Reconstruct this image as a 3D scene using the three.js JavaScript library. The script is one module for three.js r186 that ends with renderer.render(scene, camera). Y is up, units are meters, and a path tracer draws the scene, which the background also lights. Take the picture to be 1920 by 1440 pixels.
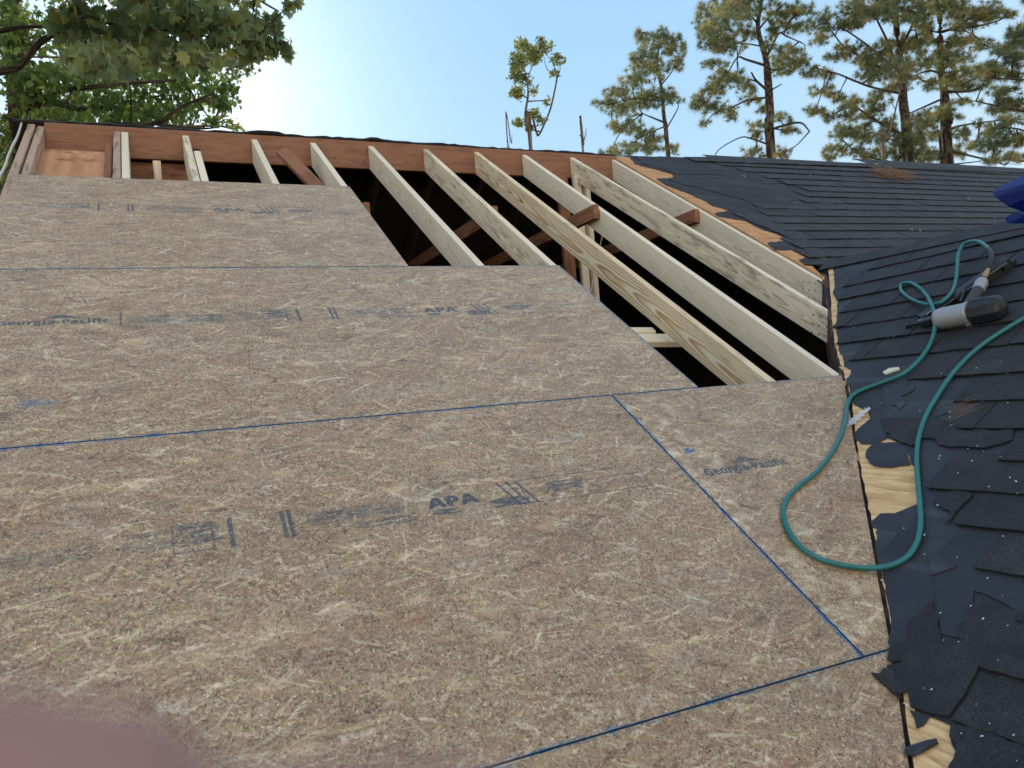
import * as THREE from 'three';
import { mergeGeometries, mergeVertices } from 'three/addons/utils/BufferGeometryUtils.js';
import { MarchingCubes } from 'three/addons/objects/MarchingCubes.js';
import { ConvexGeometry } from 'three/addons/geometries/ConvexGeometry.js';

// ---------------------------------------------------------------- camera, sky, sun, exposure
const scene = new THREE.Scene();
const renderer = new THREE.WebGLRenderer({ antialias: true });
renderer.toneMapping = THREE.LinearToneMapping;
renderer.toneMappingExposure = 1.42;
renderer.shadowMap.enabled = true;

const V = (x, y, z) => new THREE.Vector3(x, y, z);
const EYE = V(-1.0622, -0.6511, 3.4313);
const FWD = V(0.4107, 0.0198, -0.9116).normalize();
const UPV = V(0.0694, 0.9962, 0.0528).normalize();
const RGT = FWD.clone().cross(UPV).normalize();
UPV.copy(RGT.clone().cross(FWD));
const FPX = 1461.4;                                   // focal length for a 1920 x 1440 frame
const camera = new THREE.PerspectiveCamera(52.457, 4 / 3, 0.01, 2000);
camera.position.copy(EYE);
camera.up.copy(UPV);
camera.lookAt(EYE.clone().add(FWD));
camera.focus = 3.4;
camera.userData.fStop = 7.2;                          // a phone lens: about 3 mm across
scene.add(camera);
const ray = (px, py) => FWD.clone().addScaledVector(RGT, (px - 960) / FPX).addScaledVector(UPV, (720 - py) / FPX);

const SUN = ray(320, 180).normalize();
function makeSky() {
  const W = 768, H = 384, d = new Float32Array(W * H * 4);
  const mix = (a, b, t) => a + (b - a) * t, cl = (t) => Math.min(1, Math.max(0, t));
  const zen = [0.18, 0.34, 0.58], mid = [0.27, 0.475, 0.70], hor = [0.50, 0.665, 0.755], gnd = [0.22, 0.21, 0.17];
  for (let j = 0; j < H; j++) for (let i = 0; i < W; i++) {
    const el = ((j + 0.5) / H - 0.5) * Math.PI, az = ((i + 0.5) / W - 0.5) * 2 * Math.PI;
    const x = Math.cos(el) * Math.cos(az), y = Math.sin(el), z = Math.cos(el) * Math.sin(az);
    const c = x * SUN.x + y * SUN.y + z * SUN.z, ang = Math.acos(Math.max(-1, Math.min(1, c)));
    const glow = 0.5 * Math.exp(-Math.pow(ang / 0.17, 1.7)) + 0.17 * Math.exp(-ang / 0.22);
    const antiFill = Math.pow(0.5 - 0.5 * c, 1.6);                        // warm fill added to the unseen sky opposite the sun, to light the roof
    for (let k = 0; k < 3; k++) {
      const e = Math.max(0, y);
      let v = e < 0.42 ? mix(hor[k], mid[k], Math.pow(cl(e / 0.42), 0.75)) : mix(mid[k], zen[k], cl((e - 0.42) / 0.58));
      v += [1.55, 0.98, 0.42][k] * antiFill * Math.exp(-e * 1.1);
      v += glow * [1.0, 0.93, 0.78][k];
      if (y < 0) v = mix(v, gnd[k], cl(-y * 12));
      d[(j * W + i) * 4 + k] = v;
    }
    d[(j * W + i) * 4 + 3] = 1;
  }
  const t = new THREE.DataTexture(d, W, H, THREE.RGBAFormat, THREE.FloatType);
  t.mapping = THREE.EquirectangularReflectionMapping; t.magFilter = t.minFilter = THREE.LinearFilter; t.needsUpdate = true;
  return t;
}
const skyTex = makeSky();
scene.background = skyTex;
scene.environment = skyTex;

const sun = new THREE.DirectionalLight(new THREE.Color(1.0, 0.86, 0.66), 3.6);
sun.position.copy(SUN).multiplyScalar(60);
sun.castShadow = true;
sun.shadow.mapSize.set(2048, 2048);
Object.assign(sun.shadow.camera, { left: -40, right: 40, top: 40, bottom: -40, near: 1, far: 160 });
scene.add(sun, sun.target);

// ---------------------------------------------------------------- helpers
function rng(seed) { let a = seed >>> 0; return () => { a = (a + 0x6D2B79F5) | 0; let t = Math.imul(a ^ (a >>> 15), 1 | a); t = (t + Math.imul(t ^ (t >>> 7), 61 | t)) ^ t; return ((t ^ (t >>> 14)) >>> 0) / 4294967296; }; }
const R = rng(20240611);
const rr = (a, b) => a + (b - a) * R();
const gauss = () => (R() + R() + R() + R() - 2) * 1.0;
function hash2(x, y, s) { let h = Math.imul(x, 374761393) + Math.imul(y, 668265263) + Math.imul(s, 2147483647 ^ 0x9E3779B1); h = Math.imul(h ^ (h >>> 13), 1274126177); return ((h ^ (h >>> 16)) >>> 0) / 4294967296; }
function vnoise(x, y, s, per) {                          // value noise, wrapped every `per` cells when given
  const xi = Math.floor(x), yi = Math.floor(y), fx = x - xi, fy = y - yi, u = fx * fx * (3 - 2 * fx), v = fy * fy * (3 - 2 * fy);
  const w = per ? (q) => ((q % per) + per) % per : (q) => q;
  const a = hash2(w(xi), w(yi), s), b = hash2(w(xi + 1), w(yi), s), c = hash2(w(xi), w(yi + 1), s), d = hash2(w(xi + 1), w(yi + 1), s);
  return a + (b - a) * u + (c - a) * v + (a - b - c + d) * u * v;
}
const fbm = (x, y, s, o = 4) => { let t = 0, a = 0.5, n = 0; for (let i = 0; i < o; i++) { t += a * vnoise(x, y, s + i * 17); n += a; x *= 2.03; y *= 2.03; a *= 0.5; } return t / n; };

const taken = {};
function numbered(n) { const k = taken[n] = (taken[n] ?? -1) + 1; return k ? n + '_' + String(k).padStart(3, '0') : n; }
function tag(o, label, category, group, kind) { Object.assign(o.userData, { label }); if (category) o.userData.category = category; if (group) o.userData.group = group; if (kind) o.userData.kind = kind; return o; }
function thing(name, label, category, group, pos) { const g = new THREE.Group(); g.name = numbered(name); if (pos) g.position.copy(pos); scene.add(g); return tag(g, label, category, group); }
function mesh(name, geo, mat, parent, label) {
  const m = new THREE.Mesh(geo, mat); m.name = parent === scene ? numbered(name) : name; m.castShadow = m.receiveShadow = true; parent.add(m);
  if (label) m.userData.label = label; return m;
}
// frames: x, y in the roof's plane, z away from it
const PITCH = 33 * Math.PI / 180, SA = Math.sin(PITCH), CA = Math.cos(PITCH), TA = Math.tan(PITCH);
const frame = (ex, ey, ez, o) => new THREE.Matrix4().makeBasis(ex, ey, ez).setPosition(o);
const MAIN = frame(V(1, 0, 0), V(0, SA, -CA), V(0, CA, SA), V(0, 0, 0));
const mainW = (s, t, n = 0) => V(s, t, n).applyMatrix4(MAIN);
const VAL0 = mainW(2.551, -0.016), VAL1 = mainW(0.299, -2.684), CB = Math.atan2(VAL0.y - VAL1.y, VAL0.x - VAL1.x);
const SIDE = frame(V(0, 0, 1), V(Math.cos(CB), Math.sin(CB), 0), V(-Math.sin(CB), Math.cos(CB), 0), VAL0);
const sideW = (x, y, m = 0) => V(x, y, m).applyMatrix4(SIDE);
const FAR = frame(V(-1, 0, 0), V(0, SA, CA), V(0, CA, -SA), V(0, 1.247, -1.905));
function hit(F, px, py, h = 0) {                           // where the line of sight through a pixel meets a roof plane
  const inv = F.clone().invert(), o = EYE.clone().applyMatrix4(inv), d = ray(px, py).transformDirection(inv), k = (h - o.z) / d.z;
  return [o.x + k * d.x, o.y + k * d.y];
}
const mp = (px, py, h = 0) => hit(MAIN, px, py, h), sp = (px, py, h = 0) => hit(SIDE, px, py, h);
function at(px, py, D) { const d = ray(px, py), k = D / Math.hypot(d.x, d.z); return EYE.clone().addScaledVector(d, k); }   // D metres away over the ground
const place = (m, F) => { F.decompose(m.position, m.quaternion, m.scale); return m; };

function poly(pts, depth, z = 0, holes) {                  // extruded outline, uv in metres
  const s = new THREE.Shape(pts.map((p) => new THREE.Vector2(p[0], p[1])));
  const g = new THREE.ExtrudeGeometry(s, { depth, bevelEnabled: false, curveSegments: 4 });
  g.translate(0, 0, z); return g;
}
function torn(pts, step, amp, closed = false) {              // rough, fibrous line through the points
  const out = [], n = closed ? pts.length : pts.length - 1;
  for (let i = 0; i < n; i++) {
    const a = pts[i], b = pts[(i + 1) % pts.length], L = Math.hypot(b[0] - a[0], b[1] - a[1]), k = Math.max(1, Math.round(L / step));
    for (let j = 0; j < k; j++) { const f = j / k, q = j ? amp : 0; out.push([a[0] + (b[0] - a[0]) * f + rr(-q, q), a[1] + (b[1] - a[1]) * f + rr(-q, q)]); }
  }
  if (!closed) out.push(pts[pts.length - 1]);
  return out;
}
// timber: length L along x from 0, w across y, depth d below z = 0, arrises eased by c, plumb cuts by shear
function board(L, w, d, { c = 0.003, sh0 = 0, sh1 = 0, u0 = 0, us = 3, vs = 0.42 } = {}) {
  const h = w / 2, pr = [[-h + c, 0], [h - c, 0], [h, -c], [h, -d + c], [h - c, -d], [-h + c, -d], [-h, -d + c], [-h, -c]];
  const P = [], U = [], X = (e, z) => (e ? L + z * sh1 : z * sh0);
  let per = 0;
  for (let i = 0; i < 8; i++) {
    const a = pr[i], b = pr[(i + 1) % 8], l = Math.hypot(b[0] - a[0], b[1] - a[1]);
    const q = [[X(0, a[1]), a], [X(1, a[1]), a], [X(1, b[1]), b], [X(0, b[1]), b]], uv = [[0, per], [L, per], [L, per + l], [0, per + l]];
    for (const k of [0, 2, 1, 0, 3, 2]) { P.push(q[k][0], q[k][1][0], q[k][1][1]); U.push(u0 + uv[k][0] / us, uv[k][1] / vs); }
    per += l;
  }
  for (const e of [0, 1]) for (let i = 1; i < 7; i++) for (const k of e ? [0, i + 1, i] : [0, i, i + 1]) { const p = pr[k]; P.push(X(e, p[1]), p[0], p[1]); U.push(u0 + p[0] / 40, p[1] / vs); }
  const g = new THREE.BufferGeometry();
  g.setAttribute('position', new THREE.Float32BufferAttribute(P, 3)); g.setAttribute('uv', new THREE.Float32BufferAttribute(U, 2)); g.computeVertexNormals();
  return g;
}
function tube(pts, rad, seg = 6, rings = 0) {                // tapered limb through points, radii per point
  const c = new THREE.CatmullRomCurve3(pts, false, 'catmullrom', 0.5), n = rings || Math.max(4, pts.length * 4), P = [], I = [], U = [];
  const rAt = (t) => { const f = t * (rad.length - 1), i = Math.min(rad.length - 2, Math.floor(f)); return rad[i] + (rad[i + 1] - rad[i]) * (f - i); };
  const fr = c.computeFrenetFrames(n, false), len = c.getLength();
  for (let i = 0; i <= n; i++) {
    const p = c.getPoint(i / n), r = rAt(i / n);
    for (let j = 0; j <= seg; j++) { const a = j / seg * Math.PI * 2; const q = p.clone().addScaledVector(fr.normals[i], Math.cos(a) * r).addScaledVector(fr.binormals[i], Math.sin(a) * r); P.push(q.x, q.y, q.z); U.push(j / seg * 1.0, i / n * len); }
  }
  for (let i = 0; i < n; i++) for (let j = 0; j < seg; j++) { const a = i * (seg + 1) + j, b = a + seg + 1; I.push(a, b, a + 1, b, b + 1, a + 1); }
  const g = new THREE.BufferGeometry(); g.setAttribute('position', new THREE.Float32BufferAttribute(P, 3)); g.setAttribute('uv', new THREE.Float32BufferAttribute(U, 2)); g.setIndex(I); g.computeVertexNormals(); return g;
}

// ---------------------------------------------------------------- surfaces
function canvas(w, h) { const c = document.createElement('canvas'); c.width = w; c.height = h; return c; }
function texOf(c, rx = 1, ry = 1, srgb = true) { const t = new THREE.CanvasTexture(c); t.wrapS = t.wrapT = THREE.RepeatWrapping; t.repeat.set(rx, ry); t.magFilter = THREE.LinearFilter; if (srgb) t.colorSpace = THREE.SRGBColorSpace; t.anisotropy = 8; return t; }
function paint(w, h, f) {                                    // per-pixel canvas, f(x, y) -> [r, g, b] 0..255
  const c = canvas(w, h), g = c.getContext('2d'), im = g.createImageData(w, h), d = im.data;
  for (let y = 0, o = 0; y < h; y++) for (let x = 0; x < w; x++, o += 4) { const v = f(x, y); d[o] = v[0]; d[o + 1] = v[1]; d[o + 2] = v[2]; d[o + 3] = 255; }
  g.putImageData(im, 0, 0); return c;
}
const std = (o) => new THREE.MeshStandardMaterial({ roughness: 0.9, ...o });
// oriented strand board, one 8 x 4 ft print each, with its own flakes and ink
const OSBW = 2.44, OSBH = 1.22;
function osbTex(seed, s0, t0, draw) {                        // s0, t0: lower left corner of the sheet on the roof
  const W = 2048, H = 1024, c = canvas(W, H), g = c.getContext('2d'), q = rng(seed), K = W / OSBW, ra = (a, b) => a + (b - a) * q();
  const rgb = (r, gg, b, a) => `rgba(${r | 0},${gg | 0},${b | 0},${a})`;
  g.fillStyle = rgb(150, 125, 95, 1); g.fillRect(0, 0, W, H);
  const flakes = (n, l0, l1, w0, w1, a0, a1, pal, sd) => {
    for (let i = 0; i < n; i++) {
      const x = q() * W, y = q() * H, an = (q() + q() + q() - 1.5) * sd, l = ra(l0, l1) * K, w = ra(w0, w1) * K, co = Math.cos(an), si = Math.sin(an);
      g.setTransform(co, si, -si, co, x, y);
      const p = pal[(q() * pal.length) | 0]; g.fillStyle = rgb(p[0] + ra(-7, 7), p[1] + ra(-7, 7), p[2] + ra(-7, 7), ra(a0, a1).toFixed(2));
      g.beginPath(); g.moveTo(-l / 2, -w * ra(0.1, 0.5)); g.lineTo(l * ra(0.2, 0.5), -w / 2); g.lineTo(l / 2, w * ra(-0.2, 0.5)); g.lineTo(-l * ra(0.2, 0.5), w / 2); g.fill();
    }
    g.setTransform(1, 0, 0, 1, 0, 0);
  };
  const mid = [[172, 147, 113], [156, 130, 97], [138, 112, 82], [188, 164, 130], [128, 100, 73], [164, 132, 104], [172, 154, 128]];
  const hi = [[218, 200, 164], [232, 216, 184], [202, 180, 142], [212, 196, 166]], lo = [[92, 68, 48], [74, 54, 38], [110, 84, 60], [60, 44, 33]];
  flakes(5200, 0.03, 0.11, 0.005, 0.016, 0.2, 0.5, mid.concat(hi.slice(2), lo.slice(2, 3)), 1.2);
  flakes(42000, 0.005, 0.020, 0.0012, 0.0032, 0.3, 0.7, mid.concat(mid, hi.slice(0, 1), lo.slice(2, 3)), 2.3);
  flakes(260, 0.010, 0.045, 0.003, 0.008, 0.25, 0.5, hi, 1.5);
  flakes(26000, 0.004, 0.014, 0.0009, 0.0022, 0.25, 0.7, hi, 2.2);
  flakes(38000, 0.003, 0.012, 0.0009, 0.0024, 0.35, 0.75, lo, 2.4);
  // broad weathering: greyer and redder areas
  for (let i = 0; i < 420; i++) {
    const x = q() * W, y = q() * H, r = i < 60 ? ra(60, 200) : ra(12, 60), gr = g.createRadialGradient(x, y, 0, x, y, r), k = q(), a = i < 60 ? ra(0.06, 0.18) : ra(0.1, 0.34).toFixed(3);
    const p = k < 0.25 ? '148,104,76' : k < 0.45 ? '170,164,152' : k < 0.75 ? '226,200,156' : '84,62,44';
    gr.addColorStop(0, `rgba(${p},${a})`); gr.addColorStop(1, `rgba(${p},0)`); g.fillStyle = gr; g.setTransform(1, 0, 0, 0.45, 0, y * 0.55); g.fillRect(x - r, y - r, 2 * r, 2 * r); g.setTransform(1, 0, 0, 1, 0, 0);
  }
  const X = (s) => (s - s0) * K, Y = (t) => H - (t - t0) * K;
  if (draw) draw(g, X, Y, K, q);
  flakes(60000, 0.003, 0.011, 0.0010, 0.0020, 0.4, 0.85, hi.concat(mid, mid, lo), 2.4);
  if (draw) for (let i = 0; i < 8; i++) for (let j = 0; j < 9; j++) { g.fillStyle = 'rgba(40,34,32,0.5)'; g.beginPath(); g.arc(X(-1.58 + i * 0.4) + ra(-4, 4), Y(t0 + 0.02 + j * 0.148) + ra(-5, 5), 2.4, 0, 7); g.fill(); }   // fibres over the worn ink
  // sealed edges: blue overspray that creeps a little onto the face
  for (let i = 0; i < 3400; i++) {
    const e = (q() * 4) | 0, dpt = Math.pow(q(), 3) * 0.009 * K, al = ra(0.12, 0.5).toFixed(2), l = ra(4, 26), n = vnoise(i * 0.01, e, seed) * 1.1;
    if (q() > n) continue; g.fillStyle = `rgba(34,84,142,${al})`;
    if (e < 2) { const x = q() * W; g.fillRect(x, e ? H - dpt - 1.5 : dpt, l, 1.5); } else { const y = q() * H; g.fillRect(e === 2 ? dpt : W - dpt - 1.5, y, 1.5, l); }
  }
  const im = g.getImageData(0, 0, W, H), d = im.data; for (let i = 0; i < d.length; i += 4) { const v = [157, 135, 105]; for (let k = 0; k < 3; k++) d[i + k] = Math.max(14, Math.min(252, v[k] + 1.5 * (d[i + k] - [156, 132, 103][k]) + 6)); }
  g.putImageData(im, 0, 0);
  return c;
}
const INK = 'rgba(92,86,82,';
function stamp(x0, tc, logo) {                               // the mill's printed line; x0 is where the framed box begins
  return (g, X, Y, K, q) => {
    const tx = (s, t, size, str, a = 0.62, w = 700) => { g.fillStyle = INK + a + ')'; g.font = `${w} ${Math.round(size * K)}px sans-serif`; g.fillText(str, X(s), Y(t)); };
    const bar = (s, t, w, h, a = 0.6) => { g.fillStyle = INK + a + ')'; g.fillRect(X(s), Y(t + h), w * K, h * K); };
    const smear = (s, t, w, h, n, a) => { for (let i = 0; i < n; i++) bar(s + q() * w, t + q() * h, 0.006 + q() * 0.03, 0.0016 + q() * 0.004, a * (0.3 + 0.7 * q())); };
    const tick = (s, t) => { bar(s - 0.02, t, 0.04, 0.003, 0.7); bar(s - 0.002, t - 0.005, 0.004, 0.013, 0.6); };
    g.strokeStyle = INK + '0.75)'; g.lineWidth = 0.0034 * K;                        // framed box
    g.strokeRect(X(x0), Y(tc + 0.05), 0.41 * K, 0.103 * K);
    g.beginPath(); g.moveTo(X(x0 + 0.17), Y(tc + 0.014)); g.lineTo(X(x0 + 0.4), Y(tc + 0.014)); g.stroke();
    smear(x0 + 0.07, tc - 0.02, 0.12, 0.044, 150, 0.5); smear(x0 + 0.2, tc - 0.03, 0.19, 0.03, 60, 0.28);
    g.lineWidth = 0.009 * K; for (const o of [-0.05, -0.022, 0.006]) { g.beginPath(); g.moveTo(X(x0 + o - 0.012), Y(tc + 0.05)); g.lineTo(X(x0 + o + 0.022), Y(tc - 0.055)); g.stroke(); }
    smear(x0 - 0.12, tc - 0.055, 0.1, 0.035, 120, 0.75);
    g.save(); g.translate(X(x0 - 0.285), Y(tc - 0.018)); g.scale(1.3, 1); g.translate(-X(x0 - 0.285), -Y(tc - 0.018)); tx(x0 - 0.285, tc - 0.018, 0.058, 'APA', 0.8, 900); tx(x0 - 0.2835, tc - 0.0175, 0.058, 'APA', 0.6, 900); g.restore(); smear(x0 - 0.285, tc - 0.05, 0.05, 0.02, 50, 0.6);
    smear(x0 - 0.61, tc - 0.02, 0.25, 0.05, 240, 0.42); smear(x0 - 0.5, tc - 0.06, 0.16, 0.03, 90, 0.45);
    for (const o of [0, 0.017]) bar(x0 - 0.665 + o, tc - 0.05, 0.011, 0.105, 0.75);
    bar(x0 - 0.79, tc - 0.055, 0.011, 0.11, 0.8);
    g.lineWidth = 0.005 * K; g.strokeStyle = INK + '0.5)'; g.strokeRect(X(x0 - 0.915), Y(tc + 0.05), 0.088 * K, 0.1 * K); smear(x0 - 0.915, tc - 0.03, 0.085, 0.075, 130, 0.6);
    smear(x0 - 1.03, tc - 0.03, 0.1, 0.07, 120, 0.32); smear(x0 - 1.3, tc - 0.03, 0.22, 0.06, 130, 0.3);
    for (const [a, b] of [[-1.19, 0.085], [-0.99, 0.085], [-0.79, 0.087], [-0.2, 0.085], [0.07, 0.08], [0.25, 0.078], [-1.18, -0.1], [-0.93, -0.09], [-0.06, -0.1], [0.14, -0.09], [-0.5, -0.1], [0.38, -0.07]]) tick(x0 + a, tc + b);
    if (logo) { logoPrint(g, X, Y, K, logo[0], logo[1]); bar(logo[0] + 0.37, logo[1] - 0.03, 0.008, 0.1, 0.7); smear(logo[0] + 0.39, logo[1] - 0.02, 0.13, 0.06, 120, 0.5); smear(logo[0] + 0.58, logo[1] - 0.03, 0.14, 0.07, 140, 0.5); }
  };
}
function logoPrint(g, X, Y, K, s, t) {
  g.fillStyle = INK + '0.8)'; g.font = `900 ${Math.round(0.047 * K)}px sans-serif`; g.fillText('Georgia-Pacific', X(s), Y(t), 0.37 * K); g.fillText('Georgia-Pacific', X(s) + 0.7, Y(t), 0.37 * K);
  g.beginPath(); g.moveTo(X(s + 0.13), Y(t + 0.043)); g.lineTo(X(s + 0.185), Y(t + 0.074)); g.lineTo(X(s + 0.25), Y(t + 0.043)); g.fill();
}
// sawn softwood: flat-sawn growth rings, knots, mildew; the texture spans 3 m x 0.42 m
function woodTex({ seed, base, late, contrast = 0.5, rings = 260, tilt = 0.012, off = 0.05, knots = 3, mildew = 0, grey = 0 }, W = 1536, H = 224) {
  const q = rng(seed), kn = []; for (let i = 0; i < knots; i++) kn.push([q() * 3, 0.02 + q() * 0.38, 0.008 + q() * 0.012]);
  const jx = q() * 50;
  return paint(W, H, (px, py) => {
    let x = px / W * 3, y = py / H * 0.42, dark = 0;
    for (const k of kn) { const dx = (x - k[0]) * 0.45, dy = y - k[1], r = Math.hypot(dx, dy), w = Math.exp(-r * r / (k[2] * k[2] * 9)); y += Math.sign(dy || 1) * w * k[2] * 1.2; if (Math.hypot(dx * 2.2, dy) < k[2] * (0.7 + 0.5 * vnoise(x * 90, py * 0.3, seed))) dark = 0.55; }
    const yy = (y % 0.205) - 0.1 + 0.03 * (vnoise(x * 1.1, 3.3, seed) - 0.5) + 0.018 * (fbm(x * 3 + jx, y * 9, seed, 3) - 0.5);
    const d = off + tilt * 8 * (vnoise(x * 0.55 + jx, 1.7, seed) - 0.5) + 0.01 * (fbm(x * 5, y * 4, seed + 3, 2) - 0.5);
    const r = Math.sqrt(yy * yy + d * d) * rings, f = r - Math.floor(r);
    let l = f < 0.62 ? Math.pow(f / 0.62, 2.2) * 0.55 : f < 0.86 ? 0.55 + 0.45 * (f - 0.62) / 0.24 : 1 - (f - 0.86) / 0.14;
    l *= contrast * (0.6 + 0.8 * vnoise(x * 2, y * 12, seed + 5));
    l += 0.16 * (fbm(x * 40, py * 0.9, seed + 7, 3) - 0.5) + 0.12 * (vnoise(x * 7, y * 30, seed + 9) - 0.5);
    l = Math.max(0, Math.min(1, l + dark));
    const m = mildew * Math.max(0, fbm(x * 9, y * 42, seed + 11, 4) - 0.52) * 5, gy = grey * (0.4 + 0.6 * fbm(x * 3, y * 14, seed + 13, 3));
    const out = [0, 1, 2].map((k) => { let v = base[k] + (late[k] - base[k]) * l; v += (168 + k * 3 - v) * gy; return Math.max(0, v * (1 - Math.min(0.6, m))); });
    return out;
  });
}
const wood = (o, rough = 0.82) => std({ map: texOf(woodTex(o)), roughness: rough });
const treated = { base: [242, 232, 204], late: [178, 154, 112] };
const M = {};
M.wood = [
  wood({ ...treated, seed: 11, contrast: 0.45, rings: 420, off: 0.16, tilt: 0.003, knots: 3, grey: 0.25 }),
  wood({ base: [238, 228, 198], late: [176, 136, 84], seed: 12, contrast: 0.72, rings: 120, off: 0.028, tilt: 0.02, knots: 1, mildew: 0.1 }),
  wood({ ...treated, seed: 13, contrast: 0.6, rings: 220, off: 0.06, tilt: 0.006, knots: 4, mildew: 0.16, grey: 0.1 }),
  wood({ ...treated, seed: 14, contrast: 0.38, rings: 330, off: 0.11, tilt: 0.004, knots: 4, grey: 0.2 }),
  wood({ ...treated, seed: 15, contrast: 0.7, rings: 200, off: 0.045, tilt: 0.012, knots: 2, mildew: 0.2, grey: 0.1 }),
];
M.red = wood({ base: [146, 106, 82], late: [104, 70, 50], seed: 21, contrast: 0.45, rings: 230, off: 0.07, knots: 5, mildew: 0.1 });
M.brown = wood({ base: [150, 104, 74], late: [96, 62, 42], seed: 22, contrast: 0.5, rings: 200, off: 0.08, knots: 4, mildew: 0.2 });
M.rake = wood({ base: [186, 158, 128], late: [120, 92, 70], seed: 23, contrast: 0.5, rings: 260, off: 0.09, knots: 3, mildew: 0.25, grey: 0.25 });
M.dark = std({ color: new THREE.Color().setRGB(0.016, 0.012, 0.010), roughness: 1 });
M.rot = wood({ base: [104, 78, 58], late: [40, 28, 22], seed: 24, contrast: 0.7, rings: 240, off: 0.06, knots: 6, mildew: 1.6 });
M.ply = std({ map: texOf(paint(640, 640, (x, y) => {            // rotary-cut veneer, 1.2 m square
  const u = x / 640, v = y / 640, w = fbm(u * 1.2, v * 9, 31, 4), r = (v * 30 + w * 5) % 1, l = Math.pow(r, 3) * 0.42 + 0.5 * (fbm(u * 30, v * 240, 32, 3) - 0.5) + 0.5 * Math.max(0, fbm(u * 12, v * 40, 33, 4) - 0.6) * 3;
  return [230 - 84 * l, 192 - 88 * l, 140 - 84 * l];
}), 1 / 1.2, 1 / 1.2), roughness: 0.85 });
M.soffit = std({ map: texOf(paint(512, 512, (x, y) => { const u = x / 512, v = y / 512, l = fbm(u * 26, v * 3, 41, 4) - 0.5 + Math.max(0, fbm(u * 9, v * 7, 42, 4) - 0.64) * 4; return [186 - 56 * l, 140 - 52 * l, 102 - 46 * l]; })), roughness: 0.9 });
// asphalt shingle granules, 0.5 m square of them
const granC = paint(1024, 1024, (x, y) => {
  const a = hash2(x, y, 5), b = hash2(x >> 1, y >> 1, 6), c = vnoise(x / 6, y / 6, 7, 0), d = fbm(x / 128, y / 128, 8, 4);
  let v = 36 + 24 * (b - 0.5) + 14 * (a - 0.5) + 20 * (c - 0.5) + 30 * (d - 0.5); if (b > 0.955) v += 44; if (a > 0.996) v += 60;
  return [v * 1.03, v * 1.0, v * 1.03];
});
const granT = texOf(granC, 2, 2), granB = texOf(granC, 2, 2, false);
M.shingle = [[0.76, 0.78, 0.84], [0.9, 0.9, 0.9], [1.06, 1.03, 1.0], [0.84, 0.86, 0.92]].map((k) => std({ map: granT, bumpMap: granB, bumpScale: 0.0015, color: new THREE.Color().setRGB(...k), roughness: 0.72 }));
M.shEdge = std({ color: new THREE.Color().setRGB(0.012, 0.013, 0.016), roughness: 1 });
const feltC = paint(640, 640, (x, y) => { const u = x / 640, v = y / 640, f = fbm(u * 6, v * 6, 51, 5), s = hash2(x, y, 52), st = Math.max(0, fbm(u * 3 + f, v * 18, 53, 4) - 0.55) * 2; const k = 50 + 34 * (f - 0.5) + 7 * (s - 0.5) + 44 * st; return [k * 0.86, k * 0.92, k * 1.02]; });
M.felt = std({ map: texOf(feltC, 1.1, 1.1), bumpMap: texOf(feltC, 1.1, 1.1, false), bumpScale: 0.005, roughness: 0.68 });
M.feltBack = std({ map: texOf(feltC, 1.1, 1.1), color: new THREE.Color().setRGB(0.6, 0.6, 0.6), bumpMap: texOf(feltC, 1.1, 1.1, false), bumpScale: 0.005, roughness: 0.85 });
M.plyOld = std({ map: M.ply.map, color: new THREE.Color().setRGB(0.66, 0.56, 0.5), roughness: 0.9 });
M.felt2 = std({ map: texOf(feltC, 0.7, 0.7), color: new THREE.Color().setRGB(0.92, 0.92, 0.92), roughness: 0.66 });
M.blueEdge = std({ color: new THREE.Color().setRGB(0.014, 0.065, 0.16), roughness: 0.8 });
M.paper = std({ color: new THREE.Color().setRGB(0.75, 0.75, 0.76), roughness: 0.6 });
const barkC = paint(256, 512, (x, y) => { const u = x / 256, v = y / 512, c = fbm(u * 12 + 2 * fbm(u * 4, v * 4, 60, 2), v * 7, 61, 4), k = c < 0.45 ? 0.4 : 0.75 + 0.5 * (c - 0.45), e = 0.85 + 0.3 * fbm(u * 40, v * 60, 62, 2); return [124 * k * e, 106 * k * e, 90 * k * e]; });
M.bark = std({ map: texOf(barkC, 1, 0.7), bumpMap: texOf(barkC, 1, 0.7, false), bumpScale: 0.02, roughness: 1 });
M.barkDark = std({ map: texOf(barkC, 1, 0.7), color: new THREE.Color().setRGB(0.62, 0.58, 0.54), roughness: 1 });
M.barkPale = std({ map: texOf(barkC, 1, 1.2), color: new THREE.Color().setRGB(1.7, 1.75, 1.8), roughness: 1 });
// ---------------------------------------------------------------- ground
{
  const gC = paint(512, 512, (x, y) => { const u = x / 512, v = y / 512, a = fbm(u * 60, v * 60, 71, 4), b = fbm(u * 6, v * 6, 72, 4), s = hash2(x, y, 73); const k = 0.55 + 0.6 * a + 0.25 * (s - 0.5); return b > 0.5 ? [118 * k, 122 * k, 66 * k] : [136 * k, 124 * k, 84 * k]; });
  const g = new THREE.CircleGeometry(900, 96); g.rotateX(-Math.PI / 2);
  const m = mesh('ground', g, std({ map: texOf(gC, 300, 300), roughness: 1 }), scene); m.position.y = -4.9;
  tag(m, 'dry grassy yard around the house', 'ground', null, 'structure');
}
// ---------------------------------------------------------------- the house
const house = thing('house', 'house with its roof half stripped: new board sheets, open rafters and black shingles', 'house');
const onF = (name, geo, mat, F, label, parent = house) => place(mesh(name, geo, mat, parent, label), F);
const off = (F, x, y, z) => F.clone().multiply(new THREE.Matrix4().makeTranslation(x, y, z));
const RIDGE_T = 2.275, EAVE_T = -3.62;

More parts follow.
